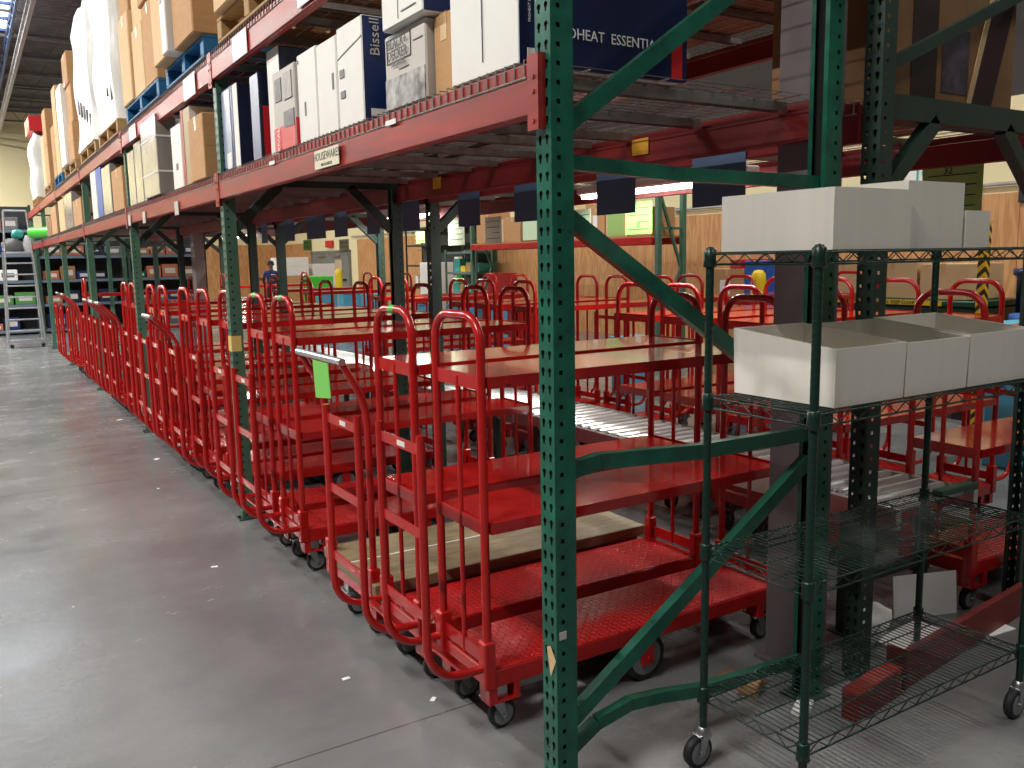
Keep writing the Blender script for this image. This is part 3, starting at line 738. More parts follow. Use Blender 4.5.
def blob(name, c, sz, mt, label, cat, seed=1, n=10):
    rr = random.Random(seed); vs = []; fs = []
    for i in range(n+1):
        th = PI*i/n
        for k in range(2*n):
            ph = PI*k/n; q = 1+.16*math.sin(3*ph+seed)*math.sin(2*th)+.10*math.sin(5*ph+seed*2+4*th)+rr.uniform(-.05,.05)
            vs.append((sz[0]*q*math.sin(th)*math.cos(ph), sz[1]*q*math.sin(th)*math.sin(ph), sz[2]*(1-math.cos(th)*(q if 0 < i < n else 1))))
    for i in range(n):
        for k in range(2*n): fs.append((i*2*n+k,i*2*n+(k+1) % (2*n),(i+1)*2*n+(k+1) % (2*n),(i+1)*2*n+k))
    return tag(M().add(vs, fs, True).build(name, mt, None, c), label, cat)
blob('crumpled_paper', (3.20,2.25,.0), (.10,.08,.09), PAPER, 'crumpled white packing paper beside the rear green post', 'paper', 2)
blob('plastic_scrap', (2.45,2.34,.0), (.06,.04,.015), CARD3, 'crumpled brown scrap on the floor beside the grey column', 'litter', 3)
o = M().box(-.06,.06,-.03,.03,0,.02,.003).build('carton_scrap', PAPER, None, (2.50,2.02,0), .5); tag(o, 'small white carton scrap on the floor under the wire shelving', 'litter')
# red beam pieces stored on the floor
o = M().box(0,1.62,-.03,.0,0,.15,.004).box(0,1.62,.0,.03,0,.11,.004).build('stored_beam', BEAMD, None, (2.93,1.93,.0), .12); M().box(-.006,.0,-.04,.04,0,.17).build('end_connector', BEAMD, o); tag(o, 'dark red beam lying on the floor at the lower right edge', 'beam')
o = M().box(-.16,.16,-.035,.035,0,.1,.004).build('red_block', BEAMD, None, (2.74,1.90,.0), .14); M().box(-.16,.16,-.035,.035,.1,.115,.003).build('top_plate', BEAM, o); tag(o, 'small red block on the floor seen through the lowest wire shelf', 'block')
for k, (x, y, s) in enumerate([(1.17,3.21,.016),(1.39,2.86,.016),(.31,4.69,.006),(1.30,2.30,.012),(1.04,4.88,.018),(1.30,10.3,.03),(1.28,7.98,.03),(1.1,6.9,.012)]):
    o = M().box(-s,s,-s*.6,s*.6,0,.002).build('paper_scrap', PAPER, None, (x,y,.0005), k*.7)
    tag(o, ['tiny white scrap on the floor in front of the nearest cart','small white scrap beside the nearest cart caster','tiny white speck on the open aisle floor','white torn scrap at the foot of the green end upright','pale scrap on the floor halfway along the carts','far pale scrap on the aisle floor by the cart row','pale scrap on the floor beside the taped carts','small pale scrap farther along the carts'][k], 'litter', 'paper scraps on the floor')

# ---------------------------------------------------------------- goods on the lower shelf
ZD = ZB1+.0165; G = 'retail boxes on the lower shelf'
o = carton('product_box',1.44,1.80,5.42,5.67,ZD,ZD+.49,NAVY,'tall blue picture box against the second green post',group=G,tape=False); panel(o,'a',.05,.8,.05,.97,mat('blue_grey_photo', s2l(150,164,190), .35, var=.4, vscale=9)); panel(o,'a',.3,.7,.03,.22,WHITE)
o = carton('product_box',1.44,1.98,5.30,5.40,ZD,ZD+.48,NAVYD,'dark navy box with a red triangle logo and white photo corner',group=G,tape=False); panel(o,'a',0,1,0,1,WHITE,'white_edge'); panel(o,'f',.30,.95,.02,.34,mat('white_photo_print', s2l(214,214,220), .4, var=.6, vscale=30, col2=s2l(70,70,80)))
t = M().add([(-.27+.10,-.0575,.39),(-.27+.24,-.0575,.44),(-.27+.24,-.0575,.35)],[(0,1,2)]).build('red_triangle', REDP, o, fix=False); btext(o,'f','BISSELL',.05,.40,.83,PAPER,rot=True)
o = carton('product_box',1.44,1.82,4.88,5.04,ZD,ZD+.465,mat('blue_grey_print', s2l(112,122,156), .35, var=.3, vscale=8),'blue grey box with a red spine, right of the triangle logo box',group=G,tape=False); panel(o,'f',0,1,0,1,NAVYD); panel(o,'f',.05,.42,.0,.62,REDP,'red_spine'); btext(o,'f','THE BISSELL WET CARPET',.035,.25,.33,PAPER,rot=True); panel(o,'f',.5,.8,.02,.3,WGR)
o = carton('product_box',1.47,2.10,4.59,4.79,ZD,ZD+.545,NAVYD,'dark blue box with a red logo standing behind the front boxes',group=G,tape=False); panel(o,'a',0,1,0,1,WHITE,'white_edge'); panel(o,'f',.30,.52,.72,.84,REDP); btext(o,'f','TV',.05,.75,.88,PAPER)
o = carton('product_box',1.42,1.78,4.22,4.56,ZD,ZD+.39,WGR,'white and grey printed box with a bright red bottom',group=G,tape=False); panel(o,'a',.0,.97,.0,.30,REDP,'red_band'); panel(o,'f',0,1,0,.34,REDP,'red_band'); panel(o,'a',.12,.42,.62,.9,GREYP); panel(o,'a',.5,.95,.26,.46,GREYP); panel(o,'a',.55,.9,.6,.92,mat('pale_text_block', s2l(170,165,160), .5, var=.3, vscale=40)); btext(o,'a','RIVAL',.045,.25,.14,PAPER,rot=True)
o = carton('product_box',1.43,1.85,3.945,4.20,ZD,ZD+.41,WHITE,'plain white box right of the red-bottomed box',group=G,tape=False); panel(o,'a',.35,.42,.3,.45,GREYP); panel(o,'a',.05,.1,.9,.94,GREYP)
o = carton('product_box',1.43,1.85,3.69,3.93,ZD,ZD+.40,WHITE,'plain white box left of the blue-sided white box',group=G,tape=False); panel(o,'a',.78,.86,.45,.62,GREYP)
o = carton('product_box',1.43,1.92,3.40,3.675,ZD,ZD+.415,WHITE,'white box with navy side and a strap across its face',group=G,tape=False,side=NAVY); btext(o,'f','Bissell',.06,.11,.80,WGR,rot=True); panel(o,'f',.06,.2,.06,.13,PAPER); panel(o,'a',.1,.28,.5,.58,GREYP); panel(o,'a',.12,.3,.3,.37,GREYP)
sb = M().bar((-.247,.135,.29),(-.247,-.135,.335),.003,.006).build('strap', GALV, o)
o = carton('product_box',1.43,1.86,2.835,3.18,ZD,ZD+.275,WGR,'greyish small appliance box printed with large framed brand lettering',group=G,tape=False)
btext(o,'a','BLACK+',.05,.36,.845,BLACKP,w=.9); btext(o,'a','DECKER',.05,.36,.70,BLACKP,w=.9); btext(o,'a','AIRSWIVEL',.026,.38,.585,GREYP); panel(o,'a',.36,.6,.5,.515,BLACKP); panel(o,'a',.72,.94,.78,.79,GREYP)
fr = M(); a_, b_, h_ = o['hx'], o['hy'], o['hz']
for (u0,u1,v0,v1) in ((.06,.66,.62,.632),(.06,.66,.925,.937),(.06,.07,.62,.937),(.65,.66,.62,.937)): fr.box(-a_-.003,-a_-.0004,b_-2*b_*u1,b_-2*b_*u0,h_*v0,h_*v1)
fr.build('logo_frame', BLACKP, o)
panel(o,'a',.02,.98,.02,.42,mat('appliance_photo', s2l(200,196,192), .4, var=.8, vscale=14, col2=s2l(50,48,50)))
o = carton('product_box',1.40,1.86,2.79,3.13,ZD+.279,ZD+.46,WHITE,'white and navy box lying on top of the framed-logo appliance box',group=G,tape=False,side=NAVY); panel(o,'a',.42,.425,.1,.95,GREYP); panel(o,'a',.5,.85,.2,.22,GREYP)
blob('black_wrapped_bundle',(1.62,3.29,ZD),(.13,.05,.10),BLACKP,'black shrink-wrapped bundle squeezed between the navy-sided box and the appliance box','bundle',4)
o = carton('shipping_carton',1.455,1.95,2.675,2.82,ZD,ZD+.27,CARD,'brown taped carton behind the large white box by the end upright',group=G); panel(o,'f',.0,.6,.72,.84,mat('white_tape', s2l(220,214,205), .3),'tape_label')
o = carton('product_box',1.425,2.075,2.225,2.645,ZD,ZD+.44,WHITE,'large white box with navy side panel, next to the green end upright',group=G,tape=False,side=NAVYD)
panel(o,'f',0.,1,0,1,mat('deep_navy_print', s2l(24,34,74), .3)); btext(o,'f','PROHEAT  ESSENTIAL',.044,.50,.235,PAPER,w=.97); panel(o,'f',.9,.97,.02,.3,REDP,'red_corner'); panel(o,'a',.50,.505,.1,.95,GREYP); panel(o,'a',.15,.3,.75,.86,WGR); btext(o,'f','PROHEAT ESSENTIAL',.012,.05,.4,PAPER,rot=True); panel(o,'f',.04,.09,.04,.11,PAPER)
# second bay
G2 = 'boxes on the lower shelf beyond the second post'
o = carton('shipping_carton',1.40,1.58,6.03,6.44,ZD,ZD+.42,CARD,'brown carton under clear film just left of the second green post',group=G2)
o = carton('product_box',1.42,1.80,6.47,6.75,ZD,ZD+.53,mat('olive_tan_print', s2l(170,150,110), .5),'white-sided tall box with a cable loop behind the brown carton',group=G2,tape=False,side=WHITE); panel(o,'a',0,.25,0,1,mat('faded_red_print', s2l(170,70,66), .5),'red_edge')
M().tube([(-.1,-.145,.42),(-.06,-.15,.46),(0,-.152,.45),(.04,-.15,.40),(-.02,-.148,.38),(-.09,-.147,.41)], .006, 6).build('cable_loop', BLACKP, o)
o = carton('product_box',1.42,1.85,6.80,7.14,ZD,ZD+.46,WHITE,'white box standing beside the big shrink-wrapped grey box',group=G2,tape=False); panel(o,'a',.4,.6,.3,.4,GREYP)
o = carton('wrapped_box',1.38,1.82,7.50,8.18,ZD,ZD+.62,SHRINK,'big grey shrink-wrapped box with white straps and labels',group=G2,tape=False); a_, b_, h_ = o['hx'], o['hy'], o['hz']
for v in (.28,.72): M().box(-a_-.004,-a_,-b_,b_,h_*v,h_*v+.014).box(-a_-.004,a_,-b_-.004,-b_,h_*v,h_*v+.014).build('strap', WHITE, o)
panel(o,'f',.35,.75,.7,.95,PAPER,'label_sticker'); btext(o,'f','invacare',.10,.6,.26,PAPER,rot=True)
o = carton('product_box',1.42,1.80,8.25,8.42,ZD,ZD+.53,mat('pale_pink_print', s2l(214,196,190), .5),'narrow pale box left of the big grey wrapped box',group=G2,tape=False)
o = carton('wrapped_box',1.42,1.80,8.46,8.82,ZD,ZD+.54,SHRINK,'pale wrapped box near the third green post, right one of two',group=G2,tape=False)
o = carton('wrapped_box',1.42,1.80,8.86,9.22,ZD,ZD+.50,SHRINK,'pale wrapped box touching the third green post, left one of two',group=G2,tape=False)
G3 = 'boxes on the lower shelf in the far bays'
far = [(9.55,10.25,.42,CARD,'tan flat carton just past the third green post'),(10.35,11.0,.52,SHRINK,'grey wrapped box past the tan carton in the third bay'),(11.05,11.5,.56,BLUEB,'blue box standing in the third bay'),(11.55,12.0,.60,WHITE,'white box left of the blue box in the third bay'),
 (13.2,14.2,.36,CARD,'brown carton at the start of the fourth bay'),(14.3,15.4,.52,SHRINK,'grey strapped bundle in the fourth bay'),(15.5,16.4,.50,CARD2,'pale tan carton at the end of the fourth bay'),(16.9,17.9,.48,CARD,'tan carton in the fifth bay with a dark slot'),(18.0,19.0,.36,CARD3,'darker brown carton in the fifth bay')]
for (a, b, h, mt, lb) in far: carton('shipping_carton',1.41,1.95,a,b,ZD,ZD+h,mt,lb,group=G3,tape=mt in (CARD,CARD2,CARD3))
# ---------------------------------------------------------------- goods on the upper shelf
ZP = ZU1+.0165
def pallet(y0, y1, mt, label, x0=1.40, x1=2.60):
    o = empty('pallet', (x0,y0,ZP)); W = x1-x0; L = y1-y0
    for k in range(3): M().box(0,W,(L-.09)*k/2,(L-.09)*k/2+.09,.018,.12,.004).build('stringer', mt, o)
    m = M()
    for k in range(6): x = (W-.1)*k/5; m.box(x,x+.1,0,L,.12,.14,.003)
    m.build('top_board', mt, o)
    m = M()
    for k in range(3): x = (W-.1)*k/2; m.box(x,x+.1,0,L,0,.018,.003)
    m.build('bottom_board', mt, o)
    return tag(o, label, 'pallet', 'pallets on the upper shelf')
ZC = ZP+.142
pallet(5.86,7.06,BLUEP,'blue painted pallet on the upper shelf, right-hand one above the second bay')
pallet(7.35,8.95,BLUEP,'blue painted pallet on the upper shelf, left-hand one with a loose board')
pallet(9.5,10.9,WOOD,'bare wooden pallet under the white wrapped goods, nearer one'); pallet(11.2,12.7,WOOD,'bare wooden pallet under the white wrapped goods, farther one')
pallet(4.25,5.5,WOOD,'wooden pallet on the upper shelf at the top edge of the view')
pallet(13.3,14.8,WOOD,'wooden pallet beneath tall brown cartons in the fourth bay'); pallet(15.2,16.5,BLUEP,'blue pallet beneath cartons in the fourth bay'); pallet(17.2,18.6,WOOD,'wooden pallet beneath cartons in the fifth bay'); pallet(20.6,22.0,WOOD,'wooden pallet at the far end of the upper shelf')
GU = 'cartons stacked on the upper shelf'
U = [(1.36,2.2,4.3,5.4,.0,.55,CARD2,'brown carton overhanging the upper beam at the top edge of the view'),
 (1.34,2.1,5.86,6.42,.0,.42,CARD,'brown carton overhanging the right-hand blue pallet'),(1.30,2.1,6.46,6.62,.0,.95,WHITE,'thin white box standing on the right-hand blue pallet'),(1.32,2.1,6.66,7.04,.0,1.0,CARD2,'tall pale carton on the right-hand blue pallet'),
 (1.36,2.1,5.86,6.42,.422,1.0,CARD2,'carton stacked on the overhanging brown carton'),
 (1.40,2.2,7.38,7.86,.0,.62,CARD,'brown carton on the left-hand blue pallet, lower right'),(1.38,2.2,7.40,7.88,.622,1.25,CARD,'brown carton on the left-hand blue pallet, upper right'),
 (1.40,2.2,7.90,8.38,.0,.55,CARD2,'pale carton on the left-hand blue pallet, lower middle'),(1.42,2.2,7.92,8.40,.552,1.2,CARD2,'pale carton on the left-hand blue pallet, upper middle'),
 (1.38,2.2,8.42,8.92,.0,.75,CARD2,'pale carton on the left-hand blue pallet, lower left'),(1.40,2.2,8.45,8.92,.752,1.3,CARD,'brown carton on the left-hand blue pallet, upper left'),
 (1.40,2.3,13.35,14.0,.0,.5,CARD,'brown carton of the fourth bay stack, lowest right'),(1.42,2.3,13.35,14.0,.502,1.0,CARD,'brown carton of the fourth bay stack, middle right'),(1.4,2.3,13.4,14.0,1.002,1.42,CARD,'brown carton of the fourth bay stack, top right with a red label'),
 (1.36,1.9,14.05,14.7,.0,1.1,FILM,'white film-wrapped roll goods standing in the fourth bay'),
 (1.40,2.3,15.25,15.85,.0,.6,CARD2,'pale carton on the far blue pallet, lower one'),(1.40,2.3,15.3,15.85,.602,1.3,CARD2,'pale carton on the far blue pallet, upper one'),(1.4,2.3,15.9,16.45,.0,.8,CARD,'brown carton at the left of the far blue pallet'),
 (1.4,2.3,17.25,17.9,.0,.65,CARD,'brown carton in the fifth bay, lower one'),(1.4,2.3,17.25,17.9,.652,1.25,CARD,'brown carton in the fifth bay, upper one'),(1.4,2.3,17.95,18.55,.0,.9,CARD2,'pale tall carton in the fifth bay')]
for (x0,x1,y0,y1,a,b,mt,lb) in U:
    o = carton('shipping_carton',x0,x1,y0,y1,ZC+a,ZC+b,mt,lb,group=GU,tape=mt not in (FILM,WHITE),c=.008)
    if 'red label' in lb: panel(o,'a',.2,.7,.05,.2,REDP,'red_label')
    if 'thin white' in lb: panel(o,'a',.2,.6,.35,.75,GREYP,'print')
def wrapped(x0,x1,y0,y1,z0,h,label,seed):
    rr = random.Random(seed); n = 9; k = 10; m = M(); vs = []; W, L = x1-x0, y1-y0
    ring = [(x0+W*t,y0) for t in [i/k for i in range(k)]]+[(x1,y0+L*i/k) for i in range(k)]+[(x1-W*i/k,y1) for i in range(k)]+[(x0,y1-L*i/k) for i in range(k)]
    cx, cy = (x0+x1)/2, (y0+y1)/2
    for j in range(n+1):
        s = 1-(.10 if j == n else 0)-.03*math.sin(j*1.3+seed)
        for (px, py) in ring: vs.append((cx+(px-cx)*(s+rr.uniform(-.015,.015)), cy+(py-cy)*(s+rr.uniform(-.015,.015)), z0+h*j/n+(rr.uniform(-.03,.05) if j == n else 0)))
    R_ = len(ring); fs = [(j*R_+i,j*R_+(i+1) % R_,(j+1)*R_+(i+1) % R_,(j+1)*R_+i) for j in range(n) for i in range(R_)]
    m.add(vs, fs, True); m.add(vs[-R_:], [tuple(range(R_))]); m.add(vs[:R_], [tuple(range(R_))[::-1]])
    o = m.build('wrapped_stack', FILM)
    for q in range(5):
        y = y0+L*(.15+.17*q); M().box(x0-.004,x0+.02,y,y+L*.05,z0+h*(.12+.04*q),z0+h*(.2+.05*q)).build('print', BLACKP if q % 2 else GREYP, o)
    return tag(o, label, 'wrapped pallet load', 'white wrapped pallet loads')
wrapped(1.40,2.4,9.52,10.88,ZC,1.75,'tall white film-wrapped pallet load above the third bay, nearer one',1)
wrapped(1.40,2.4,11.22,12.68,ZC,1.6,'tall white film-wrapped pallet load above the third bay, farther one',5)
o = wrapped(1.40,2.3,20.65,21.95,ZC,1.25,'white boxed load at the far end of the upper shelf',8)
o = carton('product_box',1.38,2.2,20.7,21.9,ZC+1.32,ZC+1.62,REDP,'red printed box on top of the far white load',group=GU,tape=False); panel(o,'a',0,.4,0,1,CARD2)
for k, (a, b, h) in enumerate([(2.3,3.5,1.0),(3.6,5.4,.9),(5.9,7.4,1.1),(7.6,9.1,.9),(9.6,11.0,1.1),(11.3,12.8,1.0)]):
    carton('shipping_carton',2.98,4.0,a,b,ZU1+.0165,ZU1+.0165+h,CARD3,f'added brown view-blocking carton on top of the rear rack, {["first","second","third","fourth","fifth","sixth"][k]} from the near end',group='added cartons on top of the rear rack')  # added to screen off the bright wall behind the upper decks
# crate on the rear rack, top right
zc = ZB1+.0165
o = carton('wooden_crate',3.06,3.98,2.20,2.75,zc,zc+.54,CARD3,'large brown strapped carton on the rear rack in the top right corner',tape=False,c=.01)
panel(o,'f',.20,.38,.06,1,mat('dark_brown_strap', s2l(58,44,38), .6, var=.3),'dark_band'); panel(o,'f',.42,.62,.15,.62,mat('mottled_label', s2l(96,92,110), .6, var=.6, vscale=12, col2=s2l(60,46,44)),'faded_label')
M().bar((.12,-.280,.02),(.28,-.280,.52),.004,.05).build('strap', CARD2, o); M().bar((.2,-.281,.02),(.36,-.281,.52),.004,.14).build('dark_strap', mat('dark_strap', s2l(60,42,44), .7), o)
# ---------------------------------------------------------------- tags and signs
def hang(x, y0, y1, z0, z1, mt, name, label, group, t=.003, tilt=0.):
    o = M().box(-t/2,t/2,-(y1-y0)/2,(y1-y0)/2,-(z1-z0),0).build(name, mt, None, (x,(y0+y1)/2,z1)); o.rotation_euler.x = tilt
    return tag(o, label, 'sign' if name != 'paper_tag' else 'tag', group)
for k, (y0, y1, z0, z1) in enumerate([(3.77,4.03,2.82,2.93),(4.87,5.16,2.80,2.93),(6.11,6.46,2.79,2.93),(8.45,8.8,2.80,2.92)]):
    hang(X0-.029, y0, y1, z0, z1, PAPER, 'paper_tag', ['white paper tag taped at the very top of the upper front beam','white paper tag hanging on the upper beam near the top of the view','white paper tag on the upper beam above the brown carton','white paper tag on the upper beam near the third post'][k], 'paper tags on the upper beam')
o = hang(X0-.0285, 3.60,3.90,2.095,2.175, mat('cream_label', s2l(222,216,190), .5), 'shelf_label', 'cream shelf label reading HOUSEWARES on the lower beam', None)
text('HOUSEWARES',.05,'lettering',BLACKP,o,AISLE((-.0018,0,-.03))); text('MISCELLANEOUS',.018,'fine_print',BLACKP,o,AISLE((-.0018,0,-.066)))
for k, (y, z) in enumerate([(3.02,2.2),(4.5,2.2),(6.9,2.15),(8.3,2.15),(9.1,2.16)]):
    o = hang(X0-.0275, y, y+(.09 if k < 2 else .14), z-(.018 if k < 2 else .10), z, PAPER if k < 2 else WGR, 'shelf_label', ['tiny white barcode strip on the lower beam under the appliance box','tiny grey barcode strip on the lower beam under the red-bottomed box','small white label on the lower beam past the second post','small grey label on the lower beam in the middle of the second bay','small white label on the lower beam by the third post'][k], 'labels on the lower beam')
o = M().box(X0-.004,X0-.001,Y1+BAY+.0,Y1+BAY+.074,1.12,1.22).box(X0-.004,X0+.06,Y1+BAY-.004,Y1+BAY-.001,1.12,1.22).build('paper_tag', YTAG); tag(o, 'torn yellow paper stuck round the second green post', 'tag')
o = M().add([(X0-.0025,Y1+.03,.51),(X0-.0025,Y1+.001,.47),(X0-.0025,Y1+.03,.41),(X0-.0025,Y1+.05,.50)],[(0,1,2,3)]).build('paper_tag', CARD2, fix=False); tag(o, 'torn cream sticker low on the bright green end upright', 'tag')
o = M().box(X0+.01,X0+.035,Y1-.0025,Y1-.001,.535,.56).build('paper_tag', WGR); tag(o, 'small grey sticker low on the side of the end upright', 'tag')
for k, y in enumerate([3.02,5.0]):
    o = hang(XR+PW-.047-.003,y,y+.11,2.13,2.2,YEL if k > 5 else mat('amber_label', s2l(200,150,40), .5),'shelf_label',['yellow label on the dark rear beam right of the end upright','yellow label on the dark rear beam left of the end upright'][k],'yellow labels on the rear beam')
xs = XS-.026
brd = [(2.68,3.0),(3.40,3.71),(4.27,4.52),(4.94,5.23),(5.82,6.12),(6.55,6.80),(7.24,7.55),(7.78,8.3),(8.67,9.03),(9.6,9.82)]
for k, (a, b) in enumerate(brd):
    hang(xs,a,b,1.898,2.135,CARDB,'hanging_board',f'dark blue-grey card board hanging from the rear rack beam, {N_[k]} one from the near end','dark cards hanging from the rear rack',tilt=.008*((k % 3)-1))
xg = XE+PW+.012
gs = [(2.39,2.70,1.865,2.09,OLIVE),(4.74,5.03,1.84,2.067,LIME),(5.45,5.66,1.83,2.05,PGREEN),(6.77,7.06,1.82,2.06,PGREEN),(7.46,7.79,1.82,2.07,PGREEN),(8.32,8.53,1.86,1.98,LIME),(10.46,10.79,1.80,1.96,PGREEN),(11.84,12.19,1.85,1.99,LIME)]
for k, (a, b, z0, z1, mt) in enumerate(gs):
    o = hang(xg,a,b,z0,z1,mt,'hanging_sign',f'{"olive green" if k == 0 else "lime green" if mt == LIME else "pale green"} paper sign with black lines hanging behind the rear rack, {N_[k]} from the right','green signs behind the rear rack')
    for q in range(4): M().box(-.0032,-.0018,-(b-a)*.40,(b-a)*(.05 if q == 2 else .40),-.045-.05*q,-.04-.05*q).build('ruled_line', BLACKP, o)
    if k == 0: text('32',.05,'lettering',BLACKP,o,AISLE((-.0022,.02,-.02)))
    if k == 1: text('25',.04,'lettering',BLACKP,o,AISLE((-.0022,.0,-.165)))
AISLE_P, BACK_P, MID_P, WORLD_S, EXPO = 390, 14, 160, .04, 0.25
# ---------------------------------------------------------------- ladder at the end of the aisle
def ladder():
    o = empty('rolling_ladder', (.66,21,0)); W = .68; H = 2.85
    tp = lambda x, z, back: (W/2+(x-W/2)*(1-.35*z/H), back, z)
    for b in (0, .9):
        for x in (0, W):
            f = 1-.28
            xt = W/2+(x-W/2)*(.62 if b == 0 else .8); M().tube([(x,b,.06),(xt,b*(.35 if b else 0)+.25,H if b == 0 else 2.0)], .022, 8).build('rail', ALU, o)
    for k in range(8):
        z = .12+.235*k; s = .38*z/H; xl, xr = W/2*s, W-W/2*s
        M().box(xl,xr,.25*z/H-.03,.25*z/H+.09,z-.015,z+(.05 if k in (0,) else .012),.004).build('step', ALU, o)
    M().box(.1,W-.1,.15,.6,1.96,2.0,.005).build('top_platform', ALU, o)
    M().tube([(.13,.22,H),(W-.13,.22,H)], .02, 8).build('guard_rail', ALU, o)
    for x in (.05,W-.05): M().lathe((x,.02,.04), [(.0,-.02),(.04,-.02),(.04,.02),(0,.02)], 'y', 12).build('wheel', RUBBER, o)
    return tag(o, 'silver aluminium rolling warehouse ladder standing at the far end of the aisle', 'ladder')
ladder()
blob('grey_bag',(.92,21.4,2.0),(.2,.16,.14),mat('grey_fabric', s2l(110,108,112), .8),'grey stuffed bag on top of the ladder','bag',3)
blob('teal_bag',(1.02,21.35,2.285),(.12,.11,.09),TEAL,'teal bundle on top of the grey bag on the ladder','bag',4)
blob('clear_bag',(1.20,21.3,2.0),(.10,.13,.17),CLEAR,'clear plastic bag hanging at the right of the ladder top','bag',5)
o = M().tube([(1.22,20.2,2.36),(1.46,19.85,2.36),(1.6,19.5,2.36)], .11, 14).build('plastic_roll', GPLAST); tag(o, 'bright green wrapped roll lying on the far end of the lower shelf', 'roll')
# ---------------------------------------------------------------- shelving against the far part of the hall
def shelf_unit(x, y0, y1, levels, D, label, mt, nitems, seed, cols, name='shelving_unit', itemname='shelf_item', ilabel='small goods', h=None):
    o = empty(name, (x,y0,0)); L = y1-y0; H = h or levels[-1]+.05
    for (a, b) in ((0,0),(D,0),(0,L),(D,L)): M().box(a-.02,a+.02,b-.02,b+.02,0,H).build('post', mt, o)
    for z in levels: M().box(0,D,0,L,z-.05,z,.003).build('shelf', mt, o)
    M().box(D,D+.02,0,L,0,H).build('back_panel', mat('dim_panel', s2l(70,72,66), .7), o)
    tag(o, label, 'shelving')
    rr = random.Random(seed); cnt = 0
    for q, z in enumerate(levels[:-1]):
        y = .08; nn = 0
        while y < L-.3 and cnt < nitems:
            w = rr.uniform(.16,.38); hh = rr.uniform(.12,.34)
            m, cn = rr.choice(cols)
            b = M().box(-D*.3,D*.3,-w*.46,w*.46,0,hh,.01).build(itemname, m, None, (x+D/2,y0+y+w/2,z+.001)); nn += 1; tag(b, f'{cn} {ilabel}, {["lowest","second","third","fourth"][q]} shelf, {N_[nn-1]} from the right', 'carton', 'goods on the back shelving'); y += w; cnt += 1
    return o
cl = [(NAVY,'blue'),(WHITE,'white'),(CARD3,'brown'),(mat('muted_green_print', s2l(70,130,60), .6),'green'),(DGREEN,'dark green'),(NAVYD,'dark navy'),(mat('orange_print', s2l(170,100,70), .6),'orange'),(GREYP,'grey')]
def far_unit(x0, x1, y, levels, H, label, seed, ilab):
    o = empty('shelving_unit', (x0,y,0)); L = x1-x0; D = .7; SM = mat('slate_shelf', s2l(96,110,122), .5)
    for (a, b) in ((0,0),(0,D),(L,0),(L,D)): M().box(a-.03,a+.03,b-.03,b+.03,0,H).build('post', GREEND, o)
    M().box(0,L,D,D+.02,0,H).build('back_panel', mat('dark_panel', s2l(44,44,46), .7), o)
    for z in levels: M().box(0,L,0,D,z-.07,z,.003).build('shelf', SM, o)
    tag(o, label, 'shelving'); rr = random.Random(seed)
    for q, z in enumerate(levels):
        x = .08; nn = 0
        while x < L-.45:
            w = rr.uniform(.28,.5); h = rr.uniform(.16,.36); m, cn = rr.choice(cl)
            b = M().box(-w*.46,w*.46,-.22,.22,0,h,.012).build('shelf_item', m, None, (x0+x+w/2,y+.3,z+.001)); M().box(-w*.3,w*.3,-.224,-.2205,h*.3,h*.7).build('label_sticker', WGR if cn != 'white' else GREYP, b)
            nn += 1; tag(b, f'{cn} goods box {ilab}, {["lowest","second","third","fourth","top"][q]} shelf, {N_[nn-1]} from the left', 'carton', 'goods on the far shelving'); x += w
far_unit(-.7,1.5,25.0,[.12,.75,1.35,2.0,2.6],3.2,'dark shelving with assorted goods behind the aluminium ladder',1,'on the shelving behind the ladder')
far_unit(1.6,3.6,25.0,[.12,.75,1.35,1.95],2.6,'far dark shelving between the last green posts, left unit',2,'on the left far dark shelving')
far_unit(3.7,5.6,25.0,[.12,.75,1.35,1.95],2.6,'far dark shelving between the last green posts, right unit',3,'on the right far dark shelving')
shelf_unit(10.6,19.3,22.6,[.35,.95,1.55,2.1,2.55],.5,'black metal shelving stocked with bottles left of the back rack',BLACKP,26,5,[(DGREEN,'dark green'),(GPLAST,'green'),(WHITE,'white'),(CARD,'brown')],ilabel='item on the black metal shelving')
shelf_unit(9.3,16.35,17.75,[.4,.9,1.4,1.85],.5,'grey-green wire shelving left of the plywood wall',mat('greygreen_shelf', s2l(90,110,104), .5),12,6,[(TEAL,'teal'),(YEL,'yellow'),(CARD,'brown'),(WHITE,'white')],ilabel='item on the grey-green shelving')
o = M().box(0,.5,0,.9,.0,1.62,.01).build('white_cabinet', WHITE, None, (9.9,19.45,0)); M().box(-.004,0,.04,.44,.1,1.7).build('cabinet_door', WGR, o); tag(o, 'white metal cabinet in front of the black shelving', 'cabinet')
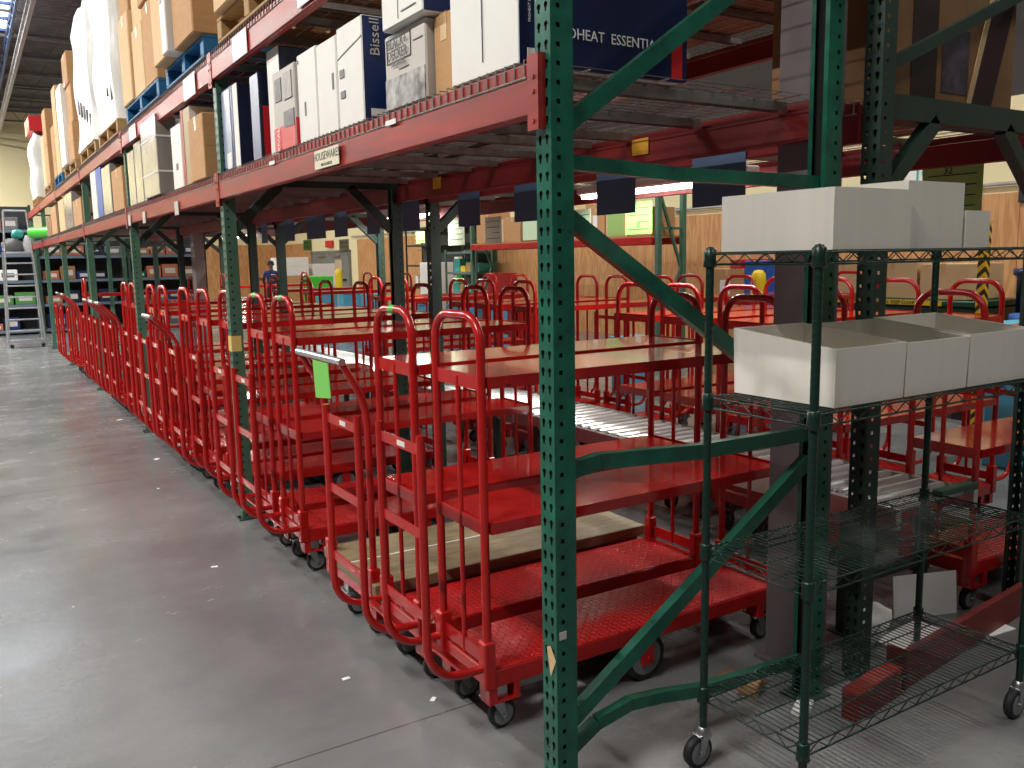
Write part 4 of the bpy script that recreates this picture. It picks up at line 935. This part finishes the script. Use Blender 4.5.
# back rack on the plywood wall
def back_rack():
    Y0_, Y1_ = 10.3,16.2; x = 9.; D = .5
    for k, y in enumerate((Y0_-.08, 13.3, Y1_-.2)):
        r = empty('upright_frame', (x,y,0))
        for a in (0, D): M().box(a,a+.08,0,.08,0,2.75,.004).build('post', GREEN2, r)
        M().bar((.08,.04,.5),(D,.04,1.5),.04,.04).build('brace', GREEN2, r); M().bar((D,.04,1.5),(.08,.04,2.6),.04,.04).build('brace', GREEN2, r); M().bar((.08,.04,2.1),(D,.04,2.1),.04,.04).build('strut', GREEN2, r)
        tag(r, ['pale green upright with a diagonal brace at the right end of the back rack','green upright in the middle of the back rack','dark green upright at the left end of the back rack'][k], 'rack upright', 'back rack uprights')
    for k, (a, b) in enumerate(((Y0_+.02,13.28),(13.4,Y1_-.22))):
        for q, xx in enumerate((x-.05, x+D+.09)):
            o = M().box(0,.05,0,b-a,0,.11,.004).build('rack_beam', RED, None, (xx,a,1.86)); tag(o, f'bright red {["front","wall-side"][q]} beam of the back rack, {["right","left"][k]} bay', 'rack beam', 'back rack beams')
        o = M().box(0,D+.04,0,b-a,0,.02).build('shelf_deck', WOOD, None, (x,a,1.972)); tag(o, f'{["right","left"][k]} timber deck of the back rack', 'deck', 'back rack decks')
    y = Y0_+.1; k = 0; rr = random.Random(4)
    cols = [CARD, CARD2, CARD, CARD2, CARD3]
    while y < Y1_-.9:
        w = rr.uniform(.5,.72); 
        if 13.25 < y+w and y < 13.45: y = 13.45
        o = carton('shipping_carton', x, x+.5, y, y+w-.03, 1.993, 1.993+rr.uniform(.42,.62), cols[k % 5], f'brown carton on the back rack, {N_[k]} from the right', group='cartons on the back rack')
        if k in (1,4,6,8): panel(o,'a',.1,.85,.05,.95,PGREEN if k != 1 else OLIVE,'green_sheet')
        elif k % 2 == 0: panel(o,'a',.35,.6,.35,.75,PAPER,'label_sticker')
        y += w; k += 1
back_rack()
# things standing in the back area
o = M().box(0,.04,0,.95,.15,1.43,.004).box(0,.5,0,.04,.15,.9).box(.0,.5,.9,.94,.15,.9).box(.02,.06,.05,.1,0,.15).box(.02,.06,.85,.9,0,.15).box(.44,.48,.05,.1,0,.15).box(.44,.48,.85,.9,0,.15).build('red_panel_truck', RED, None, (8.2,13.05,0)); tag(o, 'tall solid red metal panel truck before the plywood wall', 'truck')
for k, (x, y) in enumerate([(8.0,7.30),(8.0,21.1)]):
    o = M().lathe((x,y,0), [(.09,0),(.09,1.38),(.08,1.45),(.05,1.49),(0,1.5)], 'z', 18).build('bollard', YEL); tag(o, ['yellow safety bollard left of the grey column','yellow safety bollard in front of the grey double doors'][k], 'bollard', 'yellow bollards')
tot = [(6.9,3.62,1.1),(7.9,6.5,.98),(6.9,8.3,.68),(6.9,11.7,.9),(6.9,12.65,.93),(6.9,14.0,.9),(6.9,16.3,1.0),(6.9,17.6,1.0),(6.9,19.0,1.0)]
for k, (x, y, z) in enumerate(tot):
    o = M().box(-.2,.2,-.16,.16,0,z,.012).build('plastic_tote', LBLUE, None, (x,y,0)); M().box(-.215,.215,-.175,.175,z,z+.03,.006).build('rim', LBLUE, o)
    tag(o, f'tall light blue plastic tote standing behind the inner carts, {N_[k]} from the right', 'tote', 'light blue totes')
o = M().box(-.3,.3,-.22,.22,0,1.35,.02).build('plastic_tote', GPLAST, None, (7.1,20.1,0)); tag(o, 'bright green plastic tote among the light blue ones', 'tote')
for k, (y, w, z0, z1, c) in enumerate([(8.6,9.7,0,1.25,CARD),(8.65,9.6,1.252,1.84,WHITE),(9.75,10.5,0,1.62,WHITE)]):
    carton('shipping_carton', y, w, 28.0, 29.0, z0, z1, c, ['large brown carton beneath the white carton stack near the doors','large white carton on the brown one near the doors','white carton stack right beside the doors'][k], group='large cartons by the doors')
o = carton('shipping_carton', 8.5,9.3,8.0,8.6,.0,1.50,CARD,'brown carton left of the yellow bollard'); panel(o,'a',.3,.6,.75,.9,PAPER)
o = carton('product_box', 8.5,9.1,8.05,8.25,1.502,1.62,REDP,'small red box on top of the brown carton by the bollard',tape=False)
o = carton('product_box', 8.5,9.1,7.75-.1,7.99,0,1.6,BLUEB,'tall blue box squeezed beside the brown carton by the bollard',tape=False)
o = carton('grey_drum_box', 8.5,9.1,6.8,7.2,0,1.60,mat('slate_blue_box', s2l(130,140,158), .5),'slate grey tall box lettered Dee right of the yellow bollard',tape=False); btext(o,'a','Dee',.18,.4,.9,PAPER)
o = M().box(0,.9,0,1.9,.12,1.13,.02).box(-.03,.93,-.03,1.93,1.13,1.19,.01).build('waste_bin', DGREEN, None, (8.3,4.85,0)); tag(o, 'large dark green bin lettered VERDUCC behind the white bins', 'bin')
M().box(-.035,-.031,.3,1.8,1.135,1.185).build('caution_strip', YEL, o); text('MAX CAPACITY  CAUTION  KEEP CLEAR',.05,'lettering',BLACKP,o,AISLE((-.036,1.05,1.16)))
text('VERDUCC',.2,'lettering',PAPER,o,AISLE((-.001,.82,.98))); M().box(-.004,-.0,1.45,1.65,.90,1.06).build('green_sticker', GTAPE, o)
for (a, b) in ((.06,.1),(.06,1.75),(.8,.1),(.8,1.75)): M().box(a-.05,a+.05,b-.04,b+.06,0,.12).build('foot', BLACKP, o)
for k, (a, b, h) in enumerate([(4.95,5.45,.36),(5.5,6.05,.40),(6.1,6.7,.38)]):
    carton('open_carton', 8.35,9.0,a,b,1.195,1.195+h,CARD2,['pale brown carton on the dark green bin, right one','pale brown carton on the dark green bin, middle one','pale brown carton on the dark green bin, left one'][k],group='cartons on the green bin',rz=.02*k)
o = M().lathe((7.8,3.85,0), [(.22,0),(.26,.02),(.30,1.05),(.33,1.07),(.33,1.13),(.29,1.13)], 'z', 24).build('waste_barrel', BLUEB); o2 = tag(o, 'blue round waste barrel at the right edge beyond the carts', 'barrel')
o = M().lathe((8.9,4.45,0), [(.2,0),(.25,.02),(.28,1.42),(.31,1.44),(.31,1.5),(.27,1.5)], 'z', 24).build('waste_barrel', NAVY); tag(o, 'taller navy barrel left of the blue waste barrel', 'barrel')
def striped():
    m = bpy.data.materials.new('yellow_black_stripes'); m.use_nodes = True; N = m.node_tree.nodes; L = m.node_tree.links
    w = N.new('ShaderNodeTexWave'); w.bands_direction = 'DIAGONAL'; w.inputs['Scale'].default_value = 6; tc = N.new('ShaderNodeTexCoord'); L.new(tc.outputs['Object'], w.inputs[0])
    cr = N.new('ShaderNodeValToRGB'); cr.color_ramp.interpolation = 'CONSTANT'; cr.color_ramp.elements[0].color = (.02,.02,.02,1); cr.color_ramp.elements[1].color = (*s2l(240,190,30),1); cr.color_ramp.elements[1].position = .5
    L.new(w.outputs[0], cr.inputs[0]); L.new(cr.outputs[0], N['Principled BSDF'].inputs['Base Color']); return m
o = M().box(8.1,8.18,4.63,4.71,0,1.95,.006).build('guard_post', striped()); tag(o, 'yellow and black striped guard post left of the navy barrel', 'post')
# teal lettered board on the wall
o = M().box(11.93,11.96,7.3,8.1,2.55,2.95,.003).build('wall_sign', WHITE); text('ICE',.34,'lettering',TEAL,o,AISLE((11.926,7.7,2.80))); text('DAMAGED',.09,'lettering',TEAL,o,AISLE((11.926,7.7,2.6))); tag(o, 'white wall sign with big teal letters above the white bins', 'sign')
o = M().box(11.9,11.96,6.3,6.42,2.30,2.85,.004).build('wall_bracket', BLACKP); tag(o, 'black bracket on the cream wall beside the olive sign', 'bracket')
# ---------------------------------------------------------------- person in the far aisle
def person(x, y):
    import bmesh
    j = {'pel':(0,0,.95),'wst':(0,.01,1.08),'chs':(0,0,1.30),'nck':(0,0,1.46),'hd0':(0,.0,1.54),'hd1':(0,-.005,1.63),'hd2':(0,0,1.715),
         'sl':(.17,0,1.41),'el':(.23,-.02,1.14),'wl':(.17,-.22,1.06),'hl':(.14,-.30,1.07),'sr':(-.17,0,1.41),'er':(-.23,-.02,1.14),'wr':(-.17,-.22,1.04),'hr':(-.14,-.30,1.05),
         'pl':(.09,0,.90),'kl':(.10,-.02,.50),'al':(.10,.02,.09),'tl':(.11,-.14,.03),'pr':(-.09,0,.90),'kr':(-.10,-.02,.50),'ar':(-.10,.02,.09),'tr':(-.11,-.14,.03)}
    rad = {'pel':(.15,.11),'wst':(.135,.10),'chs':(.16,.11),'nck':(.055,.055),'hd0':(.06,.07),'hd1':(.078,.095),'hd2':(.06,.07),'sl':.06,'el':.042,'wl':.028,'hl':.022,'sr':.06,'er':.042,'wr':.028,'hr':.022,'pl':.085,'kl':.058,'al':.04,'tl':.03,'pr':.085,'kr':.058,'ar':.04,'tr':.03}
    ed = [('pel','wst'),('wst','chs'),('chs','nck'),('nck','hd0'),('hd0','hd1'),('hd1','hd2'),('chs','sl'),('sl','el'),('el','wl'),('wl','hl'),('chs','sr'),('sr','er'),('er','wr'),('wr','hr'),('pel','pl'),('pl','kl'),('kl','al'),('al','tl'),('pel','pr'),('pr','kr'),('kr','ar'),('ar','tr')]
    ks = list(j); vs = [j[k] for k in ks]; es = [(ks.index(a), ks.index(b)) for a, b in ed]; rr = [rad[k] for k in ks]
    for side, s in (('hl',1),('hr',-1)):     # fingers
        hx, hy, hz = j[side]; hi = ks.index(side)
        for q in range(5):
            dx = (-.03+.015*q)*s; a = len(vs)
            if q == 4: vs += [(hx-s*.04,hy+.01,hz),(hx-s*.05,hy-.03,hz-.01)]
            else: vs += [(hx+dx+.01*s,hy-.045,hz+.002),(hx+dx+.012*s,hy-.075+.006*abs(q-1),hz-.02)]
            rr += [.009,.008]; es += [(hi,a),(a,a+1)]
    me = bpy.data.meshes.new('person'); me.from_pydata(vs, es, []); o = bpy.data.objects.new('person', me); COL.objects.link(o)
    md = o.modifiers.new('Skin', 'SKIN'); 
    for i, sv in enumerate(me.skin_vertices[0].data):
        sv.radius = rr[i] if isinstance(rr[i], tuple) else (rr[i], rr[i]); sv.use_root = (i == 0)
    o.modifiers.new('Sub', 'SUBSURF').levels = 2
    bpy.context.view_layer.update(); ev = o.evaluated_get(bpy.context.evaluated_depsgraph_get()); m2 = bpy.data.meshes.new_from_object(ev)
    o.modifiers.clear(); o.data = m2; m2.materials.clear()
    for mt in (SKIN, SHIRT, mat('dark_trousers', s2l(40,42,50), .8), BLACKP): m2.materials.append(mt)
    for p in m2.polygons:
        c = p.center; p.use_smooth = True
        p.material_index = 3 if c.z < .09 else 2 if c.z < .96 else (1 if (c.z < 1.455 and c.y > -.10) else 0)
    M().lathe((0,.012,1.60), [(.088,.0),(.096,.05),(.09,.1),(.06,.135),(0,.15)], 'z', 14).build('hair', HAIR, o)
    hd = M().lathe((0,-.095,1.60), [(0,-.012),(.014,-.004),(.012,.02),(0,.035)], 'z', 8)
    hd.build('nose', SKIN, o); e = M()
    for s in (-1,1): e.lathe((s*.03,-.09,1.635), [(0,-.008),(.011,0),(0,.008)], 'z', 8)
    e.build('eyes', BLACKP, o); M().box(-.025,.025,-.098,-.088,1.572,1.58).build('mouth', MAROON, o)
    e = M()
    for s in (-1,1): e.lathe((s*.088,.005,1.60), [(0,-.0),(.018,.02),(.016,.04),(0,.055)], 'z', 8)
    e.build('ears', SKIN, o)
    o.location = (x,y,0); o.rotation_euler.z = -.3
    return tag(o, 'person in a navy shirt standing far back, seen just right of the second green post', 'person')
person(7.6,25.5)
# ---------------------------------------------------------------- lights
def area(name, loc, sx, sy, power, col=(1,.96,.9), rot=(0,0,0)):
    l = bpy.data.lights.new(name, 'AREA'); l.shape = 'RECTANGLE'; l.size = sx; l.size_y = sy; l.energy = power; l.color = col
    o = bpy.data.objects.new(name, l); COL.objects.link(o); o.location = loc; o.rotation_euler = rot; return o
def fixture(x, y, z, L, power, label, group, along='y', w=.12):
    o = empty('strip_light', (x,y,z)); a, b = (w/2, L/2) if along == 'y' else (L/2, w/2)
    M().box(-a-.03,a+.03,-b,b,.03,.09,.01).build('housing', WHITE, o)
    M().box(-a,a,-b+.02,b-.02,0,.03,.005).build('tube', LAMP, o)
    l = area('lamp', (0,0,-.012), 2*a, 2*b-.04, power); l.parent = o
    return tag(o, label, 'light fixture', group)
k = 0
for y in (1,7,12,17,22,27,32,35.5):  # farthest one is added to brighten the end wall
    fixture(-3.0, y, 6.9, 2.4, AISLE_P*(1 if y < 20 else 1.6), f'ceiling strip light over the aisle, {N_[k]} down the row', 'ceiling lights over the aisle'); k += 1
fixture(3.4, -3.2, 6.9, 2.4, 80, 'added unseen fill light behind the viewpoint over the open floor', 'added fill lights over the open floor')  # added out of view to brighten the bins and near floor
k = 0
for y, L in ((4.27,1.25),(5.15,.3),(8.45,1.4),(15.2,1.4)):
    fixture(3.93, y, 2.105, L, BACK_P*L, f'bright fluorescent strip mounted under the rear rack, {N_[k]} from the right', 'fluorescent strips under the rear rack', w=.06); k += 1
k = 0
for y in (1.5,6.5,12,18,25,32):
    fixture(7.6, y, 6.9, 2.4, MID_P, f'ceiling strip light over the rear aisle, {N_[k]} from the near end', 'ceiling lights over the rear aisle'); k += 1
w = bpy.data.worlds.new('world'); bpy.context.scene.world = w; w.use_nodes = True
w.node_tree.nodes['Background'].inputs[0].default_value = (.9,.93,1,1); w.node_tree.nodes['Background'].inputs[1].default_value = WORLD_S
vs_ = bpy.context.scene.view_settings; vs_.view_transform = 'Standard'; vs_.look = 'None'; vs_.gamma = 1; vs_.exposure = EXPO; vs_.use_curve_mapping = False
